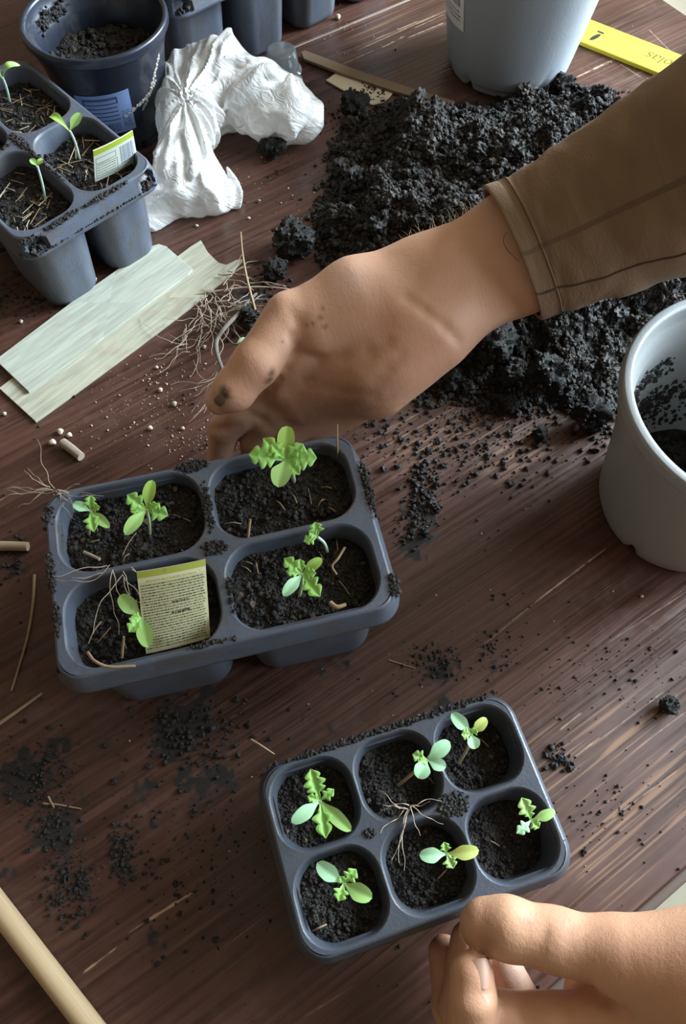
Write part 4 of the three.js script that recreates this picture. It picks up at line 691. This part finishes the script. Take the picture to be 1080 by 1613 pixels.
// ---------------------------------------------------------------- crumpled white bag and the small clear cup behind it
{
  const B = [[[325, 108, .031], .0265, [1, .85, 1]], [[312, 136, .028], .0195], [[352, 122, .034], .026], [[392, 148, .030], .023], [[430, 160, .027], .0195], [[458, 178, .023], .0165], [[476, 186, .017], .0115], [[412, 174, .022], .018], [[446, 192, .014], .011],
    [[300, 175, .030], .019], [[296, 210, .027], .0155], [[292, 245, .024], .0175], [[285, 280, .020], .018], [[310, 290, .015], .017], [[335, 305, .010], .013], [[270, 300, .012], .014], [[250, 325, .009], .012], [[300, 318, .008], .010], [[240, 345, .006], .008], [[366, 316, .004], .0035]]
    .map(([p, r, s]) => ({ c: at(...p), r, s: s || [1, 1, 1] }));
  const links = [[0, 1], [0, 2], [2, 3], [3, 4], [4, 5], [5, 6], [3, 7], [7, 8], [8, 6], [1, 9], [0, 9], [2, 9], [9, 10], [10, 11], [11, 12], [12, 13], [13, 14], [12, 15], [15, 16], [13, 17], [16, 18], [14, 19], [15, 17]];
  const smin = (a, b, k) => { const h = Math.max(k - Math.abs(a - b), 0) / k; return Math.min(a, b) - h * h * k * .25; };
  const top = at(300, 200, .027);
  const sharp = (x, y, z) => { const a = n3(x, y, z); return Math.abs(a) * 2 - .42; };                 // straight sided folds with sharp valleys
  const f = (x, y, z) => {
    let d = 1e3, bi = 0, bd = 1e3, bt = 0;
    links.forEach(([i, j], q) => {
      const A = B[i].c, C = B[j].c, dx = C.x - A.x, dy = C.y - A.y, dz = C.z - A.z, px = x - A.x, py = y - A.y, pz = z - A.z, t = clamp((px * dx + py * dy + pz * dz) / (dx * dx + dy * dy + dz * dz));
      const e = Math.hypot(px - dx * t, py - dy * t, pz - dz * t) - lerp(B[i].r, B[j].r, t); if (e < bd) { bd = e; bi = q; bt = t; }
      d = smin(d, e, .010);
    });
    if (d < .012 && d > -.012) {
      const q = Math.hypot(x - top.x, z - top.z), a = Math.atan2(z - top.z, x - top.x), near = smooth(.055, .014, q);
      // folds run out from the twisted neck: noise stretched along the radius, sharp both ways
      const s1 = sharp(Math.cos(a) * 3.1 + q * 9, Math.sin(a) * 3.1 + y * 34, q * 11), s2_ = sharp(Math.cos(a) * 5.5 + 9, Math.sin(a) * 5.5 + y * 50, q * 17 + 4), w = .008 * n3(x * 34, y * 34, z * 34);
      const s3 = sharp((x + w) * 34 + z * 20, y * 40, (z + w) * 26 - x * 16 + 7), s4 = sharp((x - w) * 70, y * 75 + 5, (z + w) * 70);
      d += .0050 * -s1 * (1 - near * .3) + .0026 * s2_ + .0046 * s3 * (1 - near) - .0009 * s4 * (1 - near) + near * .0014 * Math.cos(a * 15 + 2 * n3(x * 40, y * 40, z * 40));
    }
    return Math.max(d, .0006 - y);
  };
  const g = surfaceNets(f, [-.20, -.002, -.56], [-.015, .085, -.345], .0011);
  const o = at(300, 250, 0); sub(g, o);
  const crease = dataTex(512, 512, (i, j, c) => { const x = i / 512, y = j / 512, w = vn(x * 9, y * 9) * .35, q = (a, b, s) => Math.abs(vn(a * s, b * s) - .5) * 2; const v = .55 * (1 - q(x + w, y - w * .5, 11)) + .3 * q(y + w, x + w, 19) + .2 * (1 - q(x - w, y + w, 34)); c[0] = c[1] = c[2] = clamp(v); });
  { const p = g.attributes.position, uv = []; for (let i = 0; i < p.count; i++) uv.push(p.getX(i) * 13 + p.getY(i) * 7, p.getZ(i) * 13 - p.getY(i) * 9); g.setAttribute('uv', new THREE.Float32BufferAttribute(uv, 2)); }
  M.bag = new THREE.MeshPhysicalMaterial({ color: lin(.86, .85, .82), roughness: .30, transmission: .38, thickness: 0, clearcoat: .9, clearcoatRoughness: .10, bumpMap: crease, bumpScale: .0007 });
  const m = mesh('plastic_bag', g, M.bag); m.position.copy(o); tag(m, 'crumpled white plastic bag twisted in the middle, lying right of the upper left tray', 'bag');
  // clear plastic cup lying behind the bag
  const C = at(446, 128, 0), T = thing('plastic_cup', 'small clear plastic cup half hidden behind the white bag', 'cup', C);
  M.clear = new THREE.MeshPhysicalMaterial({ color: lin(.75, .78, .8), roughness: .12, transmission: .85, thickness: 0, side: THREE.DoubleSide });
  const pr = [[.0002, .0262], [.010, .0264], [.0118, .0254], [.0135, .0125], [.0138, .0105], [.0155, .0100], [.0156, .0085], [.0142, .0080], [.0148, .001], [.0160, .0004], [.0160, 0], [.0140, 0], [.0134, .010], [.0112, .0245], [.0002, .0252]].map(p => new THREE.Vector2(...p));
  mesh('shell', new THREE.LatheGeometry(pr, 48), M.clear, T);
}

// ---------------------------------------------------------------- arms and hands
const skinBump = dataTex(512, 512, (i, j, c) => { const a = vn(i / 2.5, j / 2.5) * .4 + vn(i / 6, j / 6) * .35 + vn(i / 16, j / 16) * .25; c[0] = c[1] = c[2] = a; }, false);
M.skin = new THREE.MeshPhysicalMaterial({ vertexColors: true, roughness: .52, bumpMap: skinBump, bumpScale: .00011, sheen: .12, sheenRoughness: .5 });
M.nail = new THREE.MeshPhysicalMaterial({ color: lin(.56, .34, .25), roughness: .5 });
M.nailDirty = new THREE.MeshPhysicalMaterial({ color: lin(.14, .085, .05), roughness: .55 });
M.hair = new THREE.MeshStandardMaterial({ color: lin(.30, .20, .12), roughness: .6 });
// bones: [a, b, ra, rb, blend, squash, normal]; creases: [points, depth radius]; stains: [point, radius, strength, colour]
function capsules(bones) {
  const bs = bones.map(([a, b, ra, rb, k = .006, sq = 1, n]) => ({ a, d: b.clone().sub(a), ra, rb, k, sq, n, L2: b.distanceToSquared(a) }));
  return (x, y, z) => {
    let d = 1e3;
    for (const b of bs) {
      let px = x - b.a.x, py = y - b.a.y, pz = z - b.a.z;
      if (b.sq !== 1) { const q = (px * b.n.x + py * b.n.y + pz * b.n.z) * (1 / b.sq - 1); px += b.n.x * q; py += b.n.y * q; pz += b.n.z * q; }
      const t = clamp((px * b.d.x + py * b.d.y + pz * b.d.z) / b.L2), e = (Math.hypot(px - b.d.x * t, py - b.d.y * t, pz - b.d.z * t) - lerp(b.ra, b.rb, t)) * (b.sq < 1 ? b.sq * .5 + .5 : 1);
      const h = Math.max(b.k - Math.abs(d - e), 0) / b.k; d = Math.min(d, e) - h * h * b.k * .25;
    }
    return d;
  };
}
// where the sight line through a place in the photograph first meets the body
function meets(F, u, v) { const a = at(u, v, .25), d = at(u, v, 0).sub(a), L = d.length(); d.normalize(); let t = 0; for (let i = 0; i < 200 && t < L; i++) { const e = F(a.x + d.x * t, a.y + d.y * t, a.z + d.z * t); if (e < .0002) break; t += Math.max(.0003, e * .7); } return a.addScaledVector(d, t); }
function normalAt(F, p, h = .002) { return new THREE.Vector3(F(p.x + h, p.y, p.z) - F(p.x - h, p.y, p.z), F(p.x, p.y + h, p.z) - F(p.x, p.y - h, p.z), F(p.x, p.y, p.z + h) - F(p.x, p.y, p.z - h)).normalize(); }
function skinBody(bones, F, creases, stains, cell, base) {
  const bs = bones.map(([a, b, ra, rb]) => ({ a, d: b.clone().sub(a), ra, rb }));
  const lo = [9, 9, 9], hi = [-9, -9, -9]; for (const b of bs) for (const [p, r] of [[b.a, b.ra], [b.a.clone().add(b.d), b.rb]]) ['x', 'y', 'z'].forEach((k, i) => { lo[i] = Math.min(lo[i], p[k] - r - .006); hi[i] = Math.max(hi[i], p[k] + r + .006); });
  const cs = creases.flatMap(([pts, r, w = r]) => pts.slice(1).map((p, i) => ({ a: pts[i], d: p.clone().sub(pts[i]), r, w })));
  const field = (x, y, z) => {
    let d = F(x, y, z);
    if (Math.abs(d) < .012) {
      for (const c of cs) { const px = x - c.a.x, py = y - c.a.y, pz = z - c.a.z, t = clamp((px * c.d.x + py * c.d.y + pz * c.d.z) / c.d.lengthSq()), e = Math.hypot(px - c.d.x * t, py - c.d.y * t, pz - c.d.z * t); d += c.r * Math.exp(-(e * e) / (c.w * c.w)); }
      d += .0003 * n3(x * 60, y * 60, z * 60);
    }
    return d;
  };
  const g = surfaceNets(field, lo, hi, cell), p = g.attributes.position, col = [], uv = [];
  for (let i = 0; i < p.count; i++) {
    const x = p.getX(i), y = p.getY(i), z = p.getZ(i), n = fbm(x * 38, y * 38, z * 38, 3), m = n3(x * 160, y * 160, z * 160);
    let r = base[0] * (1 + .14 * n + .04 * m), gg = base[1] * (1 + .20 * n + .05 * m), b = base[2] * (1 + .22 * n + .05 * m);
    for (const [q, rad, k, c] of stains) { const dd = Math.hypot(x - q.x, y - q.y, z - q.z) / rad; if (dd < 1.6) { const nn = .5 + .5 * n3(x * 260, y * 260, z * 260) + .35 * n3(x * 700, y * 700, z * 700), w = k * Math.exp(-dd * dd * 1.4) * (c[3] ? smooth(.25, .8, nn + (1 - dd) * .5) : .75 + .4 * (nn - .5)); r = lerp(r, c[0], clamp(w)); gg = lerp(gg, c[1], clamp(w)); b = lerp(b, c[2], clamp(w)); } }
    col.push(r, gg, b); uv.push(x * 12 + y * 5, z * 12 + y * 7);
  }
  g.setAttribute('color', new THREE.Float32BufferAttribute(col, 3)); g.setAttribute('uv', new THREE.Float32BufferAttribute(uv, 2)); return g;
}
const toEye = p => EYE.clone().sub(p).normalize();
function nailMesh(parent, o, c, along, out, L, W, mat) {           // small curved plate: centre c, length axis along, outward axis out
  const A = along.clone().normalize(), N = out.clone().addScaledVector(A, -out.dot(A)).normalize(), S = new THREE.Vector3().crossVectors(A, N);
  const P = (u, v, k) => { const s = u * 2 - 1, t = v * 2 - 1, w = W * .5 * (1 - .12 * t * t * t * t), l = L * .5 * (1 - .16 * s * s); return c.clone().addScaledVector(S, s * w).addScaledVector(A, t * l).addScaledVector(N, k - .34 * W * s * s - .0006 * t * t).sub(o); };
  mesh('nail', mergeGeometries([gridGeo(10, 10, (u, v) => P(u, v, .0004)), gridGeo(10, 10, (u, v) => P(1 - u, v, -.0006))]), mat, parent);
}
const SKIN = [.62, .345, .222], DIRT = [.020, .013, .009, 1], BROWN = [.20, .095, .05, 0], RED = [.50, .20, .13, 0];
{
  const o = at(600, 480, .09), E = at(1010, 290, .150);
  const n = toEye(o), b = (p, q, ra, rb, k, sq, nn) => [at(...p), at(...q), ra, rb, k, sq, nn];
  const bones = [
    b([1000, 318, .138], [820, 396, .110], .0300, .0290, .004, .76, n), b([820, 396, .110], [690, 463, .098], .0290, .0275, .010, .74, n), b([690, 463, .098], [620, 510, .088], .0275, .0270, .012, .66, n),
    b([655, 440, .098], [560, 465, .097], .0165, .0180, .012), b([560, 466, .097], [462, 503, .092], .0180, .0135, .008), b([610, 490, .093], [510, 522, .089], .0200, .0140, .010),
    b([672, 528, .087], [592, 606, .072], .0200, .0180, .014), b([610, 550, .077], [495, 602, .060], .0220, .0150, .012, .8, n), b([570, 595, .068], [475, 634, .054], .0180, .0120, .010),
    // thumb
    b([456, 502, .093], [404, 572, .085], .0136, .0118, .0035), b([404, 572, .085], [368, 615, .076], .0118, .0110, .004), b([368, 615, .076], [345, 632, .070], .0108, .0074, .003),
    // index finger, then the three others curled behind it
    b([440, 612, .056], [380, 652, .044], .0104, .0098, .004), b([380, 652, .044], [354, 674, .034], .0098, .0092, .002), b([353, 677, .032], [347, 714, .012], .0090, .0078, .0015),
    b([470, 630, .054], [420, 664, .040], .0104, .0094, .003), b([420, 664, .040], [402, 690, .024], .0092, .0086, .002), b([402, 690, .024], [396, 706, .010], .0086, .0072, .0015),
    b([515, 645, .050], [462, 674, .036], .0102, .0092, .003), b([462, 674, .036], [444, 694, .020], .0088, .0082, .002), b([444, 694, .020], [438, 706, .010], .0080, .0070, .0015),
    b([560, 640, .054], [508, 670, .038], .0102, .0086, .004), b([508, 670, .038], [490, 688, .022], .0084, .0076, .002), b([490, 688, .022], [482, 698, .012], .0076, .0064, .0015)];
  bones.push(b([486, 545, .078], [446, 606, .062], .0135, .0120, .004));
  const F = capsules(bones), at2 = (u, v) => meets(F, u, v), c = (pts, r, w) => [pts.map(p => at2(...p)), r, w];
  const creases = [c([[459, 530], [467, 545], [462, 562], [450, 580]], .0016, .0022), c([[466, 556], [500, 566], [540, 563], [580, 553], [610, 540]], .0013, .0030), c([[640, 470], [668, 490], [700, 515], [724, 540]], .0011, .0026), c([[480, 600], [540, 618], [590, 622]], .0008, .0028), c([[330, 676], [352, 676], [376, 672]], .0014, .0020), c([[440, 596], [428, 610], [420, 628]], .0014, .0020), c([[392, 650], [410, 660], [420, 668]], .001, .002), c([[455, 484], [470, 510], [470, 528]], .0006, .003), c([[630, 560], [610, 580], [590, 600]], .0006, .003), c([[690, 468], [760, 420], [812, 392]], .0006, .006)];
  const st = (u, v, r, k, col) => [at2(u, v), r, k, col];
  const stains = [st(354, 622, .0045, 1, DIRT), st(344, 632, .004, .9, DIRT), st(352, 612, .0022, .9, DIRT), st(424, 600, .0034, .95, DIRT), st(428, 588, .003, .8, DIRT), st(436, 594, .002, .7, DIRT), st(464, 546, .0020, .9, DIRT), st(446, 538, .0012, .8, DIRT), st(610, 618, .015, .8, BROWN), st(560, 640, .018, .85, BROWN), st(500, 640, .022, .7, BROWN), st(450, 610, .012, .5, BROWN), st(410, 664, .02, .6, BROWN), st(350, 690, .014, .4, BROWN), st(505, 500, .002, .7, DIRT), st(512, 515, .0018, .6, DIRT), st(494, 510, .001, .8, DIRT), st(482, 514, .001, .8, DIRT), st(508, 486, .0014, .6, DIRT), st(560, 600, .018, .3, BROWN), st(480, 590, .014, .45, BROWN),
    st(545, 440, .012, .35, [.66, .50, .46, 0]), st(610, 520, .016, .35, RED), st(690, 545, .012, .45, RED), st(640, 590, .018, .3, RED), st(385, 615, .007, .5, RED), st(410, 600, .006, .4, RED), st(620, 500, .012, .25, RED), st(440, 490, .008, .2, BROWN)];
  const g = skinBody(bones, F, creases, stains, .0016, SKIN);
  const T = thing('person', 'person reaching in from the right with a brown sleeve and a soil stained bare hand', 'person', o);
  mesh('arm', sub(g, o), M.skin, T);
  { const q = at2(345, 626), N = normalAt(F, q).add(new THREE.Vector3(-.5, .1, -.1)).normalize(); nailMesh(T, o, q, at(340, 632, .07).sub(at(366, 612, .078)), N, .008, .0068, M.nailDirty); }
  // hairs on the upper edge of the forearm
  const r = rng(31), hg = []; for (let k = 0; k < 40; k++) { const t = r(), p = at(lerp(628, 745, t) + (r() - .5) * 10, lerp(392, 336, t) + (r() - .3) * 10, lerp(.098, .108, t)), a = -1.9 + (r() - .5) * 1.1, L = .006 + .008 * r(), q = p.clone().add(new THREE.Vector3(Math.cos(a) * L * .8, .002 * (r() - .3), Math.sin(a) * L)), m = p.clone().lerp(q, .55).add(new THREE.Vector3(.0012 * (r() - .5), .0012, 0)); hg.push(sub(tube([p, m, q], .00013, .00005, 4, 3), o)); }
  mesh('arm_hair', mergeGeometries(hg), M.hair, T).userData.kind = 'stuff';
  // sleeve
  M.sleeve = new THREE.MeshPhysicalMaterial({ map: dataTex(512, 512, (i, j, q) => { const a = .86 + .2 * vn(i / 90, j / 90) + .1 * (vn(i / 1.6, j / 2.4) - .5); q[0] = s2(.225 * a); q[1] = s2(.142 * a); q[2] = s2(.084 * a); }, true), roughness: .9, sheen: .25, sheenRoughness: .6, sheenColor: lin(.5, .38, .28), bumpMap: speck, bumpScale: .00025 });
  M.sleeve.map.repeat.set(3, 3); M.thread = new THREE.MeshStandardMaterial({ color: lin(.085, .05, .03), roughness: .9 });
  const path = [[800, 402, .112, .0345], [822, 396, .113, .0350], [850, 384, .116, .0362], [900, 362, .123, .0385], [970, 328, .134, .0415], [1060, 285, .150, .0445], [1150, 240, .168, .047]].map(([u, v, y, q]) => [at(u, v, y), q]);
  const dirEnd = path[6][0].clone().sub(path[5][0]).normalize(); path.push([path[6][0].clone().addScaledVector(dirEnd, .07), .050], [path[6][0].clone().addScaledVector(dirEnd, .16), .054], [path[6][0].clone().addScaledVector(dirEnd, .28), .058]);
  const cv = new THREE.CatmullRomCurve3(path.map(p => p[0])), NR = 90, NA = 96, rad = t => { const f = t * (path.length - 1), i = Math.min(path.length - 2, Math.floor(f)); return lerp(path[i][1], path[i + 1][1], f - i); };
  const frame = t => { const p = cv.getPoint(t), d = cv.getTangent(t), nn = toEye(p); nn.addScaledVector(d, -nn.dot(d)).normalize(); return [p, d, nn, new THREE.Vector3().crossVectors(d, nn)]; };
  const skinAt = (t, a, k = 0) => {
    const [p, d, nn, s] = frame(t), R = rad(t), x = p.x * 30, z = p.z * 30;
    let q = R * (1 + .035 * n3(Math.cos(a) * 1.4 + 3, Math.sin(a) * 1.4, t * 9) * smooth(.06, .3, t) + .022 * n3(Math.cos(a) * 3, Math.sin(a) * 3 + 4, t * 22) * smooth(.12, .3, t) + .03 * smooth(.22, .5, t) * Math.sin(t * 34 + 2.4 * Math.cos(a)) * smooth(0, 1, .5 + .5 * Math.sin(a - .6)));
    q += (t < .182 ? .0008 : 0) - .0007 * Math.exp(-(((t - .185) / .006) ** 2)) + k;
    // the cuff edge is cut a little slanted, lower at the near side
    const e = p.clone().addScaledVector(nn, Math.cos(a) * q * .84).addScaledVector(s, Math.sin(a) * q);
    return e.addScaledVector(d, (1 - smooth(0, .25, t)) * (-.004 * Math.cos(a) + .0075 * Math.sin(a) + .002));
  };
  const rings = [], ring = (t, k) => { const R = []; for (let i = 0; i < NA; i++) { const q = skinAt(t, -i / NA * Math.PI * 2, k); R.push([q.x - o.x, q.y - o.y, q.z - o.z]); } return R; };
  for (let j = 8; j >= 1; j--) rings.push(ring(j * .02, -.0022)); rings.push(ring(.004, -.0021), ring(0, -.0014), ring(0, -.0004), ring(.003, 0));
  for (let j = 1; j <= NR; j++) rings.push(ring(.003 + .997 * j / NR, 0));
  const sg = loft(rings, false, true); { const uv = sg.attributes.uv; for (let i = 0; i < uv.count; i++) uv.setXY(i, uv.getX(i), uv.getY(i) * 1.6); }
  const S = tag(mesh('sleeve', sg, M.sleeve, T), 'brown cloth sleeve with a stitched cuff');
  const cuff = []; for (let i = 0; i <= 48; i++) cuff.push(skinAt(.172, -i / 48 * Math.PI * 2, .0002).sub(o)); mesh('cuff_stitching', tube(cuff, .00022, .00022, 5, 2), M.thread, S);
  const seam = []; for (let j = 0; j <= 40; j++) { const t = .004 + .8 * j / 40; seam.push(skinAt(t, Math.PI * .5 - .95 + .25 * t, .0003).sub(o)); } mesh('seam', tube(seam, .0005, .0005, 5, 2), M.thread, S);
  mesh('loose_thread', sub(tube([[806, 362, .146], [796, 368, .146], [793, 382, .145], [803, 398, .144], [818, 412, .142]].map(p => at(...p)), .0002, .0002, 4, 6), o), M.thread, S);
}
{
  const o = at(960, 1520, .055), n = new THREE.Vector3(0, 1, 0), b = (p, q, ra, rb, k, sq, nn) => [at(...p), at(...q), ra, rb, k, sq, nn];
  const wr = [1270, 1570, .085], far = at(...wr).add(new THREE.Vector3(.22, .07, .02));
  const bones = [
    // thumb
    b([764, 1457, .057], [800, 1462, .060], .0102, .0112, .004), b([800, 1462, .060], [872, 1480, .062], .0112, .0108, .004), b([872, 1480, .062], [985, 1508, .066], .0108, .0130, .005), b([985, 1508, .066], [1120, 1535, .072], .0134, .021, .008),
    // back of the hand, wrist, forearm
    b([1010, 1600, .050], [1130, 1590, .060], .0140, .0230, .010), b([1090, 1545, .066], [1200, 1560, .075], .0210, .0250, .012), b([1010, 1660, .045], [1130, 1630, .056], .0140, .0220, .010), b([1180, 1580, .070], wr, .028, .0255, .012), [at(...wr), far, .0255, .040, .010],
    // index finger bent round under the rim
    b([1000, 1600, .050], [860, 1614, .046], .0112, .0106, .006), b([860, 1614, .046], [752, 1602, .044], .0106, .0104, .004),     b([742, 1606, .050], [744, 1572, .057], .0098, .0092, .002), b([744, 1572, .057], [743, 1536, .058], .0092, .0084, .0008),
    // the next finger stands up behind that fingertip, under the thumb; two more lie further under the tray
    b([1010, 1650, .036], [800, 1662, .030], .0108, .0104, .004), b([800, 1662, .030], [728, 1590, .026], .0102, .0096, .003), b([728, 1590, .026], [740, 1482, .030], .0094, .0082, .002),
    b([1010, 1690, .026], [830, 1630, .020], .0100, .0088, .004), b([832, 1600, .022], [782, 1500, .026], .0082, .0074, .002), b([820, 1650, .018], [714, 1590, .016], .0098, .0088, .004), b([714, 1590, .016], [700, 1500, .014], .0084, .0072, .003)];
  bones.push(b([952, 1530, .036], [940, 1612, .034], .0145, .0145, .004));
  const F = capsules(bones), at2 = (u, v) => meets(F, u, v);
  const c = (pts, r, w) => [pts.map(p => at2(...p)), r, w];
  const creases = [c([[860, 1452], [856, 1475], [850, 1500]], .0006, .0014), c([[900, 1462], [896, 1490], [890, 1515]], .0004, .0014), c([[925, 1550], [950, 1572], [978, 1592]], .0020, .0022), c([[737, 1582], [752, 1572], [772, 1564]], .0012, .0016), c([[816, 1580], [820, 1600]], .0010, .0022), c([[890, 1585], [892, 1605]], .0008, .0022)];
  const st = (u, v, r, k, col) => [at2(u, v), r, k, col];
  const stains = [st(765, 1482, .005, .5, BROWN), st(752, 1445, .007, .25, [.62, .36, .30, 0]), st(830, 1452, .003, .4, BROWN), st(698, 1520, .02, .55, RED), st(745, 1530, .007, .25, RED), st(955, 1576, .004, .5, BROWN), st(900, 1468, .0014, .5, BROWN), st(800, 1540, .014, .55, [.30, .25, .23, 0]), st(1020, 1500, .02, .12, RED), st(840, 1600, .008, .25, BROWN)];
  const T = thing('person', 'bare hand with thumb on the rim gripping the small six cell tray', 'person', o);
  mesh('hand', sub(skinBody(bones, F, creases, stains, .0016, [.57, .30, .175]), o), M.skin, T);
  { const q = at2(764, 1534), N = normalAt(F, q); nailMesh(T, o, q, at(752, 1512, .058).sub(at(753, 1560, .058)), N, .0100, .0085, M.nail); }
}
renderer.render(scene, camera);
